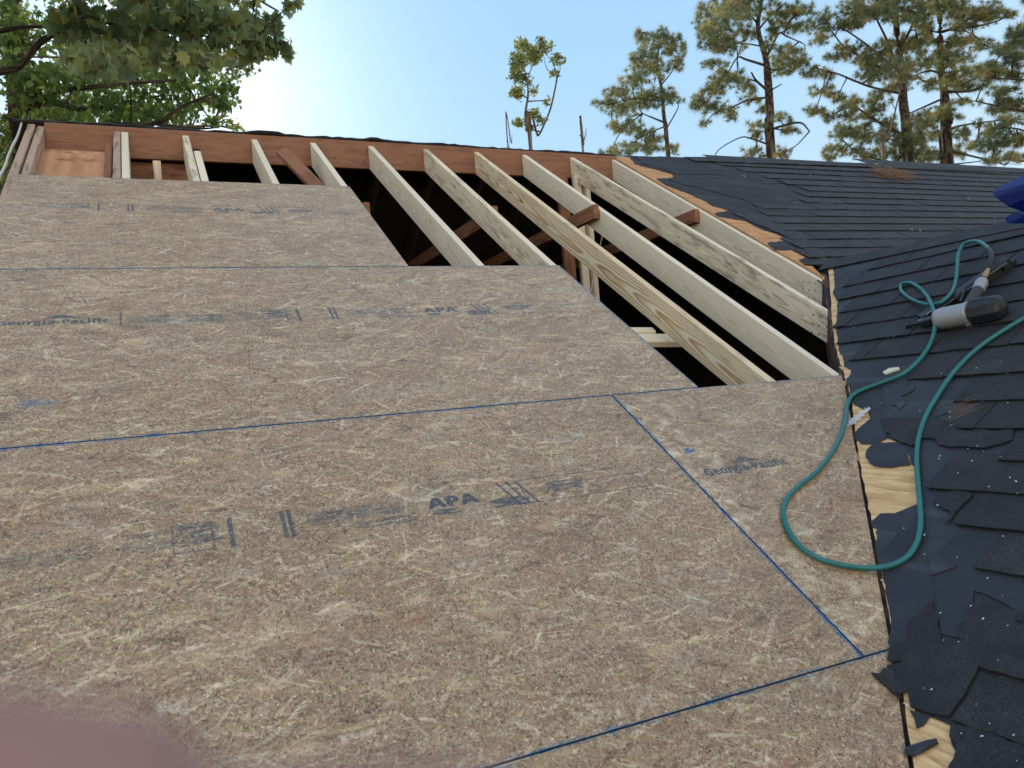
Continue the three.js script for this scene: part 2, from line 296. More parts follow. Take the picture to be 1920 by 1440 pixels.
// new sheathing: four courses of oriented strand board
const valley = [[2.551, -0.016], [2.091, -0.551], [1.755, -0.938], [1.423, -1.369], [0.964, -1.905], [0.689, -2.234], [0.554, -2.394], [0.417, -2.553], [0.299, -2.684], [-0.49, -3.62]];
function valS(t) { for (let i = 0; i < valley.length - 1; i++) { const a = valley[i], b = valley[i + 1]; if (t <= a[1] && t >= b[1]) return a[0] + (b[0] - a[0]) * (t - a[1]) / (b[1] - a[1]); } return t > 0 ? valley[0][0] : -0.49; }
function valleyEdge(t0, t1, inset) { const o = []; for (let t = t0; ; t += Math.sign(t1 - t0) * 0.12) { const e = t1 > t0 ? t >= t1 : t <= t1, q = e ? t1 : t; o.push([valS(q) - inset + rr(-0.002, 0.002), q]); if (e) break; } return o; }
function sheet(pts, s0, t0, seed, draw, label) {
  const tex = texOf(osbTex(seed, s0, t0, draw), 1 / OSBW, 1 / OSBH);
  const m = onF('board_sheet', poly(pts.map((p) => [p[0] - s0, p[1] - t0]), 0.0112), [new THREE.MeshPhysicalMaterial({ map: tex, bumpMap: tex, bumpScale: 0.0014, roughness: 0.5, sheen: 0.8, sheenRoughness: 0.6, sheenColor: new THREE.Color().setRGB(1, 0.9, 0.76) }), M.blueEdge], off(MAIN, s0, t0, -0.0112), label);
  return m;
}
const G = 0.0022;
sheet([[-1.63, 0 + G], [0.014, 0 + G], [0.018, 1.215], [-1.645, 1.222]], -2.41, 0, 101, stamp(-0.48, 0.75), 'topmost board sheet, directly below the open ridge bays');
sheet([[-1.64, -1.222 + G], [0.795, -1.222 + G], [0.795, -G], [-1.64, -G]], -1.645, -1.222, 102, (g, X, Y, K, q) => {
  stamp(0.222, -0.475, [-1.545, -0.487])(g, X, Y, K, q);
  g.strokeStyle = 'rgba(40,34,36,0.26)'; g.lineWidth = 1.4; g.beginPath(); g.moveTo(X(-0.7), Y(-0.05)); g.lineTo(X(-0.74), Y(-0.367)); g.lineTo(X(-0.822), Y(-1.208)); g.stroke();      // pencilled line
  g.fillStyle = 'rgba(56,84,150,0.2)'; for (let i = 0; i < 26; i++) g.fillRect(X(-1.44 + q() * 0.09), Y(-1.03 + q() * 0.05), 8 + q() * 40, 2 + q() * 4);                              // blue chalk smear
}, 'second board sheet, its right end beside the open rafters');
sheet([[-1.64, -2.444 + G], [0.4145 - G, -2.444 + G], [0.409 - G, -1.222 - G], [-1.64, -1.222 - G]], -2.03, -2.444, 103, stamp(-0.145, -1.678), 'wide board sheet with a framed stamp, third from the ridge');
sheet([[0.4145 + G, -2.444 + G], ...valleyEdge(-2.444 + G, -1.222 - G, 0.008), [0.409 + G, -1.222 - G]], 0.41, -2.444, 104, (g, X, Y, K, q) => {
  for (let i = 0; i < 130; i++) { const t = -1.3 - q() * 1.1, s = 0.42 + Math.pow(q(), 2) * 0.22, r = (0.008 + q() * 0.025) * K, gr = g.createRadialGradient(X(s), Y(t), 0, X(s), Y(t), r); gr.addColorStop(0, 'rgba(222,208,178,0.3)'); gr.addColorStop(1, 'rgba(222,208,178,0)'); g.fillStyle = gr; g.fillRect(X(s) - r, Y(t) - r, 2 * r, 2 * r); }
  logoPrint(g, X, Y, K, 0.47, -1.727);
  g.fillStyle = 'rgba(56,84,150,0.4)'; for (let i = 0; i < 14; i++) g.fillRect(X(0.47 + q() * 0.03), Y(-1.6 + q() * 0.03), 6 + q() * 14, 2 + q() * 4);
}, 'wedge of board sheet between a blue joint and the valley');
sheet([[-1.64, -3.62], ...valleyEdge(-3.62, -2.444 - G, 0.006), [-1.64, -2.444 - G]], -1.66, -3.664, 105, null, 'lowest board sheet at the bottom of the roof');

// rafters
function rafter(s0, t0, s1, t1, mat, { w = 0.038, d = 0.142, n = -0.0125, label, name = 'rafter', v = 0 } = {}) {
  const a = V(s1, t1, n), b = V(s0, t0, n), L = a.distanceTo(b), an = Math.atan2(b.y - a.y, b.x - a.x);
  const F = MAIN.clone().multiply(new THREE.Matrix4().makeRotationZ(an).setPosition(a));
  return onF(name, board(L, w, d, { sh0: TA, sh1: TA, u0: R(), us: 3 }), mat, F, label);
}
const h = 0.019, RT = 2.258;
rafter(-1.172 + h, RT, -1.155 + h, EAVE_T, M.wood[0]);
rafter(-0.822 + h, RT, -0.835 + h, EAVE_T, M.wood[2]);
rafter(-0.778 + h, 1.88, -0.79 + h, EAVE_T, M.wood[3], { d: 0.14, label: 'short pale board doubled against its neighbour' });
rafter(-0.40 + h, RT, -0.43 + h, EAVE_T, M.wood[0]);
rafter(-0.018 + h, RT, -0.02 + h, EAVE_T, M.wood[3]);
rafter(0.384 + h, RT, 0.352 + h, EAVE_T, M.wood[0]);
rafter(0.79 + h, RT, 0.72 + h, EAVE_T, M.wood[2]);
rafter(1.186 + h, RT, 1.155 + h, -1.55, M.wood[1], { label: 'rafter with bold brown arched grain' });
rafter(1.582 + h, RT, 1.515 + h, -1.20, M.wood[3]);
const nailed = (m) => { const g = []; for (let i = 0; i < 9; i++) { const c = new THREE.CylinderGeometry(0.0042, 0.0042, 0.003, 8); c.translate(0.03 + 0.05 * (i % 3) + 0.008 * R() - 0.05 * (i / 9), 0.0188, -0.022 - 0.014 * i - 0.006 * R()); g.push(c); } mesh('nail_heads', mergeGeometries(g), M.dark, m).userData.kind = 'stuff'; };
nailed(rafter(1.997 + h, RT, 2.025 + h, -0.665, M.wood[4]));
nailed(rafter(2.383 + h, RT, 2.345 + h, -0.235, M.wood[0], { label: 'rafter along the edge of the old plywood' }));
// rake side: doubled old rafter, soffit bay, barge boards, bent drip edge
rafter(-1.215 + h, RT, -1.2 + h, EAVE_T, M.rake, { label: 'old brown rafter beside the first pale one' });
rafter(-1.262 + h, 2.1, -1.25 + h, EAVE_T, M.brown, { n: -0.05, d: 0.09, name: 'nailer_strip' });
rafter(-1.625 + h, 2.31, -1.618 + h, EAVE_T, M.rake, { n: -0.014, d: 0.14, name: 'rake_board' });
rafter(-1.672 + h, 2.335, -1.672 + h, EAVE_T, M.rake, { n: -0.004, d: 0.17, name: 'rake_board' });
onF('soffit_panel', poly([[-1.6, EAVE_T], [-1.2, EAVE_T], [-1.2, 2.06], [-1.6, 2.06]], 0.01, -0.104), M.soffit, MAIN);
{
  const p = []; for (let i = 0; i <= 60; i++) { const t = EAVE_T + (2.33 - EAVE_T) * i / 60; p.push(mainW(-1.698 + 0.002 * Math.sin(i * 0.9) + rr(-0.002, 0.002), t, rr(-0.002, 0.003))); }
  const g = []; for (let i = 0; i < 60; i++) { const a = p[i], b = p[i + 1]; for (const [dx, dn] of [[0, 0]]) { const up = V(0, CA, SA); const q = [a.clone().addScaledVector(up, 0.003), b.clone().addScaledVector(up, 0.003), b.clone().addScaledVector(up, -0.014), a.clone().addScaledVector(up, -0.014)], r = q.map((v) => v.clone().add(V(-0.006, 0, 0))); const pos = []; for (const f of [[q[0], q[3], q[2], q[1]], [r[0], r[1], r[2], r[3]], [q[0], q[1], r[1], r[0]], [q[3], r[3], r[2], q[2]]]) for (const k of [0, 1, 2, 0, 2, 3]) pos.push(f[k].x, f[k].y, f[k].z); const bg = new THREE.BufferGeometry(); bg.setAttribute('position', new THREE.Float32BufferAttribute(pos, 3)); g.push(bg); } }
  const e = mergeGeometries(g); e.computeVertexNormals(); mesh('drip_edge', e, std({ color: new THREE.Color().setRGB(0.62, 0.61, 0.58), roughness: 0.5 }), house, 'bent white metal drip edge along the rake');
}
// ridge board: a plumb plank behind the rafter heads
{
  const F = frame(V(1, 0, 0), V(0, 0, -1), V(0, 1, 0), V(-1.585, 1.243, -1.887 - 0.019));
  onF('ridge_board', board(4.02, 0.038, 0.195, { u0: 0.2, us: 3 }), M.red, F);
  const F2 = frame(V(1, 0, 0), V(0, 0, -1), V(0, 1, 0), V(-1.585, 1.04, -1.95));
  onF('ledger_board', board(0.82, 0.038, 0.2, { u0: 0.5 }), M.brown, F2);
}
// rough remains of the other slope showing over the ridge
{
  const top = [], line = []; for (let s = -1.75; s <= 2.46; s += 0.045) { const b = vnoise(s * 3, 1, 9), c = vnoise(s * 11, 2, 9); line.push([-s, 0.000 + 0.010 * b + 0.005 * c + (s > -0.42 && s < -0.18 ? 0.018 : 0) + (s > 0.39 && s < 0.46 ? 0.016 : 0)]); }
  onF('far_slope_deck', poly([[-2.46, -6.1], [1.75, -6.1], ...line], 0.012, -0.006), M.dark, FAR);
  onF('far_slope_felt', poly([[-2.46, -6.1], [1.77, -6.1], [1.77, 0.02], ...line.map((p) => [p[0], p[1] + rr(-0.003, 0.008)])], 0.008, 0.007), M.felt2, FAR);
  { const rb = [[2.44, 2.305], [3.6, 2.395], [5.35, 2.535], [8.3, 2.725], [12.2, 2.95]], P = [], up = V(0, CA * 0.02, -SA * 0.02); const v = (p) => P.push(p.x, p.y, p.z), quad = (a, b, c, d) => [a, b, c, a, c, d].forEach(v);
    for (let i = 0; i < 4; i++) { const a = mainW(rb[i][0], rb[i][1], -0.012), b = mainW(rb[i + 1][0], rb[i + 1][1], -0.012), c = b.clone().add(V(0, -6.1 * SA, -6.1 * CA)), d = a.clone().add(V(0, -6.1 * SA, -6.1 * CA)), T = [a, b, c, d].map((p) => p.clone().add(up)); quad(a, d, c, b); quad(...T); quad(a, b, T[1], T[0]); quad(d, T[3], T[2], c); if (!i) quad(a, T[0], T[3], d); if (i === 3) quad(b, c, T[2], T[1]); }
    const g = new THREE.BufferGeometry(); g.setAttribute('position', new THREE.Float32BufferAttribute(P, 3)); g.setAttribute('uv', new THREE.Float32BufferAttribute(P.filter((_, i) => i % 3 !== 1), 2)); g.computeVertexNormals(); mesh('far_slope_deck', g, M.shingle[1], house); }
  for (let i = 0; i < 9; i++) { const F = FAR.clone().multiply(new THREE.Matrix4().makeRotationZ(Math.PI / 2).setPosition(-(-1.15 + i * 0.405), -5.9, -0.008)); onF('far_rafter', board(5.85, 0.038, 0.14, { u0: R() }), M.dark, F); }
}
// attic: gable end, floor, posts, collar ties, a hanging cable
{
  const gs = new THREE.Shape(); gs.moveTo(-3.0, -2.02); gs.lineTo(6.8, -2.02); gs.lineTo(1.93, 1.14); gs.lineTo(1.86, 1.14);   // u = -z
  const g = new THREE.ExtrudeGeometry(gs, { depth: 0.02, bevelEnabled: false }); g.applyMatrix4(frame(V(0, 0, -1), V(0, 1, 0), V(1, 0, 0), V(-1.275, -0.06, 0))); mesh('gable_wall', g, M.brown, house);
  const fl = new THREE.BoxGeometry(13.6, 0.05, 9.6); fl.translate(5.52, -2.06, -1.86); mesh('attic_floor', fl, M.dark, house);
  const w = (x0, x1, y0, y1, z0, z1, n = 'wall') => { const b = new THREE.BoxGeometry(x1 - x0, y1 - y0, z1 - z0); b.translate((x0 + x1) / 2, (y0 + y1) / 2, (z0 + z1) / 2); mesh(n, b, M.wall, house); };
  M.wall = std({ color: new THREE.Color().setRGB(0.42, 0.38, 0.31), roughness: 0.85 });
  w(-1.28, -0.2, -4.9, -2.09, 2.55, 2.65); w(-1.28, 12.3, -4.9, -2.09, -6.6, -6.5); w(-1.38, -1.28, -4.9, -2.09, -6.6, 2.65); w(12.2, 12.3, -4.9, 0.0, -6.5, 6.0);
  w(-0.2, -0.1, -4.9, -2.09, 2.55, 6.2); w(-0.1, 12.2, -4.9, -2.0, 6.1, 6.2);
  const post = (x, z, y0, y1, a, b, mat, label) => { const F = frame(V(0, 1, 0), V(1, 0, 0), V(0, 0, -1).negate().multiplyScalar(-1), V(x, y0, z)); F.copy(frame(V(0, 1, 0), V(1, 0, 0), V(0, 0, -1), V(x, y0, z))); onF('post', board(y1 - y0, a, b, { u0: R() }), mat, F, label); };
  post(1.865, -1.83, -2.0, 1.03, 0.09, 0.04, M.brown, 'old brown post under the ridge');
  post(2.0, -1.84, -2.0, 1.04, 0.06, 0.04, M.wood[3], 'pale new post under the ridge'); post(2.07, -1.86, -2.0, 1.04, 0.038, 0.09, M.wood[0]);
  post(-0.985, -1.80, 0.4, 1.0, 0.045, 0.038, M.wood[2]);
  const tie = (x, y, z0, z1) => onF('collar_tie', board(z0 - z1, 0.038, 0.09, { u0: R() }), M.brown, frame(V(0, 0, -1), V(-1, 0, 0), V(0, 1, 0), V(x, y, z0)), 'old brown collar tie with a rough sawn end');
  tie(1.532, 0.538, -0.80, -3.0); tie(2.343, 0.535, -0.83, -3.0); tie(0.86, 0.53, -0.87, -3.0); tie(0.07, 0.53, -0.87, -3.0);
  // fallen brace leaning on the ridge
  const a = mainW(...mp(528, 286, -0.02), -0.02), b = mainW(...mp(592, 352, -0.16), -0.16), L = a.distanceTo(b), ex = a.clone().sub(b).normalize(), ey = V(1, 0, 0).addScaledVector(ex, -ex.x).normalize(), ez = ex.clone().cross(ey);
  onF('brace', board(L + 0.25, 0.09, 0.03, { u0: 0.3 }), M.red, frame(ex, ey, ez, b.clone().addScaledVector(ex, -0.25)), 'reddish brace board leaning on the ridge board');
  // two pale boards nailed under the rafters beside the grained rafter
  const cleat = (p, q, wd, n) => { const A = mp(...p, n), B = mp(...q, n), an = Math.atan2(B[1] - A[1], B[0] - A[0]); onF('cleat', board(Math.hypot(B[0] - A[0], B[1] - A[1]) + 0.25, wd, 0.038, { c: 0.006, u0: R() }), M.wood[3], MAIN.clone().multiply(new THREE.Matrix4().makeRotationZ(an).setPosition(A[0] - 0.25 * Math.cos(an), A[1] - 0.25 * Math.sin(an), n)), 'short pale board below the grained rafter'); };
  cleat([1213, 632], [1274, 632], 0.085, -0.185); cleat([1180, 617], [1226, 617], 0.05, -0.178);
  const cb = [[1132, 442, 2.15], [1128, 448, 2.1], [1118, 500, 2.1], [1108, 545, 2.0], [1100, 590, 2.0]].map(([x, y, s]) => { const d = ray(x, y), k = (s - EYE.x) / d.x; return EYE.clone().addScaledVector(d, k); });
  mesh('cable', tube(cb, [0.003, 0.003], 5, 16), M.paper, house, 'thin pale cable hanging in the open bay');
}
// valley rafter
{
  const a = mainW(2.565, 0.03), b = mainW(0.22, -2.77), ex = a.clone().sub(b).normalize(), ez = V(-Math.sin(CB) * 0.5, CA + Math.cos(CB), SA).normalize(); ez.addScaledVector(ex, -ex.dot(ez)).normalize();
  const ey = ez.clone().cross(ex), F = frame(ex, ey, ez, b.clone().addScaledVector(ez, -0.012).addScaledVector(ey, -0.021));
  onF('valley_rafter', board(a.distanceTo(b), 0.038, 0.2, { u0: 0.1 }), M.rot, F, 'stained old valley rafter at the ends of the new rafters');
  for (let i = 0; i < 16; i++) { const g = poly(torn([[0, 0], [rr(0.03, 0.09), rr(-0.004, 0.004)], [rr(0.02, 0.07), rr(0.008, 0.018)], [0, 0.01]], 0.015, 0.004, true), 0.003); onF('splinter', g, i % 3 ? M.ply : M.rot, F.clone().multiply(new THREE.Matrix4().makeRotationZ(rr(-0.4, 0.4)).setPosition(a.distanceTo(b) * (0.35 + 0.62 * R()), rr(-0.02, 0.01), 0.003))); }
}

// ---- side gable: old plywood, felt, black shingles
const spx = (list) => list.map((p) => sp(p[0], p[1]));
const z5 = (l) => l.map(([x, y]) => sp(1440 + x / 3.429, 700 + y / 3.429)), z6 = (l) => l.map(([x, y]) => sp(1500 + x / 3.6, 1040 + y / 3.6));
const ridgeSide = [[0.0, -0.005], [0.5, -0.04], [1.0, -0.068], [1.3, -0.09], [6.2, -0.12]];
const ridY = (x) => { for (let i = 0; i < ridgeSide.length - 1; i++) if (x <= ridgeSide[i + 1][0]) { const a = ridgeSide[i], b = ridgeSide[i + 1]; return a[1] + (b[1] - a[1]) * (x - a[0]) / (b[0] - a[0]); } return -0.12; };
const deckEdge = spx([[1553, 500], [1556, 540], [1559, 570], [1560, 600], [1565, 640], [1571, 668], [1579, 690], [1588, 715], [1596, 745], [1603, 800], [1610, 850], [1622, 920], [1634, 975], [1654, 1080], [1671, 1180], [1693, 1300], [1711, 1420], [1716, 1452]]);
{
  const e = torn(deckEdge, 0.03, 0.0022), last = e[e.length - 1]; const foot = mainW(-0.49, -3.62).applyMatrix4(SIDE.clone().invert()); e.push([foot.x + 0.02, foot.y], [6.2, foot.y]);
  onF('plywood_deck', poly([...e, ...ridgeSide.slice().reverse()], 0.012, -0.012), M.ply, SIDE, 'bare yellow plywood beside the valley');
  // hidden right-hand slope of the side gable
  const O = frame(V(0, 0, -1), V(-Math.cos(CB), Math.sin(CB), 0), V(Math.sin(CB), Math.cos(CB), 0), VAL0.clone().add(V(0.01, -0.012, 0)));
  onF('plywood_deck', poly([[0, -0.02], [-6.2, -0.13], [-6.2, -3.6], [-3.0, -3.6]], 0.02, -0.012), M.shingle[1], O);
}
const feltEdge = spx([[1561, 497], [1564, 512], [1566, 540], [1562, 549], [1566, 558], [1571, 562], [1570, 590], [1568, 615], [1571, 640], [1575, 662], [1583, 676], [1583, 688], [1596, 694], [1594, 705], [1587, 712], [1590, 722], [1594, 735]])
  .concat(z5([[530, 130], [545, 190], [590, 222], [640, 232], [660, 288], [700, 310], [740, 345], [760, 420], [870, 455], [895, 500], [925, 590], [945, 602], [958, 720], [966, 845], [905, 868], [815, 905], [725, 905], [665, 958], [672, 990], [705, 1005], [694, 1030], [704, 1070], [690, 1100], [704, 1150], [709, 1190], [724, 1250]]))
  .concat(z6([[552, 100], [568, 180], [596, 330], [618, 450], [605, 560], [598, 600], [626, 650], [608, 715], [650, 745], [690, 800], [740, 960], [780, 1060], [900, 1105], [1050, 1160], [1018, 1250], [1060, 1342], [1025, 1440], [1000, 1500]]));
const flap = (pts, z, mat, label, th = 0.0025, name = 'felt_flap', amp = 0.003) => onF(name, poly(torn(pts, 0.022, amp, true), th, z), mat, SIDE, label);
{
  const e = torn(feltEdge, 0.02, 0.003); onF('roofing_felt', poly([...e, [3.22, -3.58], [6.15, -3.58], ...ridgeSide.slice(1).reverse().map((p) => [p[0] - 0.02, p[1] - 0.01])], 0.0025, 0.0006), M.felt, SIDE, 'torn black felt edge over the plywood');
  flap(z5([[662, 296], [605, 345], [562, 392], [566, 430], [602, 460], [690, 460], [765, 425], [770, 350], [700, 300]]), 0.0036, M.felt, 'round torn felt flap, upper of two over the plywood');
  flap(z5([[692, 452], [640, 500], [633, 545], [662, 588], [720, 608], [800, 612], [922, 594], [895, 505], [860, 450]]), 0.0036, M.felt, 'round torn felt flap, lower of two over the plywood');
  flap(z5([[745, -40], [750, 290], [880, 300], [1060, 300], [1220, 240], [1300, 130], [900, 40], [900, -40]]), 0.0036, M.felt2);
  flap(z6([[872, 40], [1080, -130], [1512, -100], [1530, 420], [1300, 300], [1180, 255], [1170, 440], [1060, 500], [1100, 560], [1092, 578], [962, 545], [905, 180]]), 0.0040, M.felt2, 'smooth grey felt patch among the torn shingles');
  flap(z6([[870, 35], [900, 20], [1050, 65], [1060, 100], [900, 155]]), 0.0070, M.felt);
  flap(z6([[745, 1060], [890, 1092], [840, 1162], [793, 1182]]), 0.003, M.felt, 'dark felt shard on the lowest bare plywood');
  flap(z5([[860, 130], [940, 80], [950, 115], [870, 160]]), 0.0075, M.felt2); flap(z5([[800, 215], [890, 190], [900, 205], [850, 245], [840, 220]]), 0.0072, M.felt2);
  const tornS = (p, z, k, label) => flap(p, z, M.shingle[k], label, 0.004, 'torn_shingle', 0.006);
  tornS(z5([[725, 302], [880, 297], [1090, 300], [1200, 330], [1220, 378], [1590, 380], [1585, 440], [1400, 495], [1290, 488], [1150, 480], [1050, 430], [1000, 430], [930, 482], [860, 460], [800, 420], [760, 380]]), 0.0070, 0, 'ragged shingle remnant above the felt flaps');
  tornS(z6([[700, 640], [960, 590], [1100, 602], [1070, 510], [1172, 442], [1165, 360], [1230, 345], [1540, 420], [1540, 850], [1215, 782], [1020, 1112], [760, 1050], [735, 940], [682, 962], [600, 900], [486, 796], [562, 802], [560, 765], [642, 765], [690, 745]]), 0.0068, 0, 'large torn shingle whose point reaches over the valley');
  tornS(z6([[600, 720], [640, 742], [700, 728], [720, 650], [690, 600], [640, 620]]), 0.0058, 0);
  tornS(z6([[735, 480], [905, 330], [960, 545], [960, 592], [735, 632]]), 0.0052, 1);
  tornS(z5([[1080, 850], [1100, 800], [1200, 770], [1330, 790], [1150, 985], [1180, 900]]), 0.0066, 0);
  tornS(z6([[1030, 1160], [1512, 1300], [1560, 1330], [1560, 1520], [1000, 1520], [1062, 1342], [1020, 1250]]), 0.0055, 0);
}
{
  const m6 = (l) => l.map(([x, y]) => mp(1500 + x / 3.6, 1040 + y / 3.6, 0.008)), p = torn(m6([[484, 794], [545, 800], [560, 764], [640, 766], [690, 790], [735, 850], [742, 955], [682, 968], [605, 902], [545, 848]]), 0.02, 0.003, true);
  const g = poly(p, 0.004, 0.004); onF('torn_shingle', g, M.shingle[0], MAIN, 'pointed torn shingle tip lying over the lowest board sheet');
}
// one tab: butt edge thick and a little uneven, running up under the next course
const TABW = 0.305, EXPO = 0.1445;
function tabGeo(seed, w = TABW - 0.006, hgt = 0.172) {
  const q = rng(seed), N = 6, P = [], U = [], I = [], lift = 0.0095 + 0.004 * q(), u0 = q(), v0 = q();
  const row = (y, top, bot, jit) => { for (let i = 0; i <= N; i++) { const x = -w / 2 + w * i / N, j = jit * (q() - 0.5), c = jit ? 0.0025 * (q() - 0.4) : 0; P.push(x, y + j, top + c, x, y + j, bot + c * 0.6); U.push(u0 + x, v0 + y, u0 + x, v0 + y - 0.01); } };
  row(0, lift, lift - 0.0048, 0.005); row(hgt * 0.45, lift * 0.72, lift * 0.72 - 0.0045, 0); row(hgt, 0.0034, -0.0006, 0);
  const n = N + 1, id = (r, i, k) => (r * n + i) * 2 + k;
  for (let r = 0; r < 2; r++) for (let i = 0; i < N; i++) I.push(id(r, i, 0), id(r, i + 1, 0), id(r + 1, i + 1, 0), id(r, i, 0), id(r + 1, i + 1, 0), id(r + 1, i, 0));
  for (let i = 0; i < N; i++) I.push(id(0, i, 1), id(0, i + 1, 1), id(0, i + 1, 0), id(0, i, 1), id(0, i + 1, 0), id(0, i, 0));
  for (let r = 0; r < 2; r++) { I.push(id(r, 0, 1), id(r, 0, 0), id(r + 1, 0, 0), id(r, 0, 1), id(r + 1, 0, 0), id(r + 1, 0, 1), id(r, N, 0), id(r, N, 1), id(r + 1, N, 1), id(r, N, 0), id(r + 1, N, 1), id(r + 1, N, 0)); }
  const g = new THREE.BufferGeometry(); g.setAttribute('position', new THREE.Float32BufferAttribute(P, 3)); g.setAttribute('uv', new THREE.Float32BufferAttribute(U, 2)); g.setIndex(I);
  const f = g.toNonIndexed(); f.computeVertexNormals(); return f;
}
const tabs = [1, 2, 3, 4, 5, 6, 7, 8].map((k) => tabGeo(k * 77));
function toPx(p) { const d = p.clone().sub(EYE), z = d.dot(FWD); return [960 + FPX * d.dot(RGT) / z, 720 - FPX * d.dot(UPV) / z, z]; }
function course(parent, F, rest, x0, x1, y, k, { slope = 0, keep = () => true, raise = 0, xref = 0, sy = 1 } = {}) {
  let x = x0 - ((x0 + 0.1525 * (k % 2) + 0.05 * hash2(k, 1, 3) + 40 * TABW) % TABW); let first = true;
  for (; x < x1; x += TABW) {
    const l = Math.max(x, x0), r = Math.min(x + TABW, x1), w = r - l; if (w < 0.04) continue;
    const cx = (l + r) / 2, yy = y + slope * (cx - xref), g = tabs[(R() * tabs.length) | 0], mat = M.shingle[(R() * 4) | 0], m4 = new THREE.Matrix4().makeRotationZ(Math.atan(slope) + rr(-0.007, 0.007) + (first ? rr(-0.01, 0.02) : 0)).scale(V(w / TABW, sy, 1)).setPosition(cx, yy + rr(-0.002, 0.002), raise + rr(0, 0.001)); first = false;
    const c = toPx(V(cx, yy + 0.07, 0).applyMatrix4(F));
    if (c[2] > 0.3 && c[0] > -60 && c[0] < 2010 && c[1] < 1560 && keep(c)) { const m = mesh('shingle', g, mat, parent); m4.decompose(m.position, m.quaternion, m.scale); } else rest.push(g.clone().applyMatrix4(m4));
  }
}
const SIDE_ROWS = [[-0.128, 1606], [-0.25, 1628], [-0.39, 1580], [-0.53, 1568], [-0.672, 1563], [-0.817, 1560], [-0.968, 1568], [-1.121, 1592], [-1.292, 1703], [-1.447, 1772], [-1.591, 1798], [-1.731, 1872], [-1.871, 1727], [-2.005, 1775], [-2.146, 1819], [-2.281, 1900], [-2.424, 1838], [-2.566, 1786]];
{
  const felt = house.children.find((c) => c.name === 'roofing_felt'), rest = [];
  SIDE_ROWS.forEach(([y, px], k) => { let lo = 0, hi = 4; for (let i = 0; i < 40; i++) { const m = (lo + hi) / 2; toPx(sideW(m, y))[0] < px ? lo = m : hi = m; } course(felt, SIDE, rest, lo, 6.1, y, k, k === 0 ? { sy: 0.5 } : {}); });
  for (let k = 0; k < 6; k++) course(felt, SIDE, rest, 2.45 + k * 0.13, 6.1, -2.71 - k * EXPO, k);
  const m = onF('shingle_field', mergeGeometries(rest), M.shingle[1], SIDE); m.userData.kind = 'stuff';
  // ridge strip on top
  const cap = poly([...ridgeSide.map((p) => [p[0] + 0.05, p[1] - 0.10]), ...ridgeSide.slice().reverse().map((p) => [p[0] + 0.05, p[1] + 0.004])], 0.005, 0.010);
  onF('ridge_cap', cap, M.shingle[2], SIDE);
}
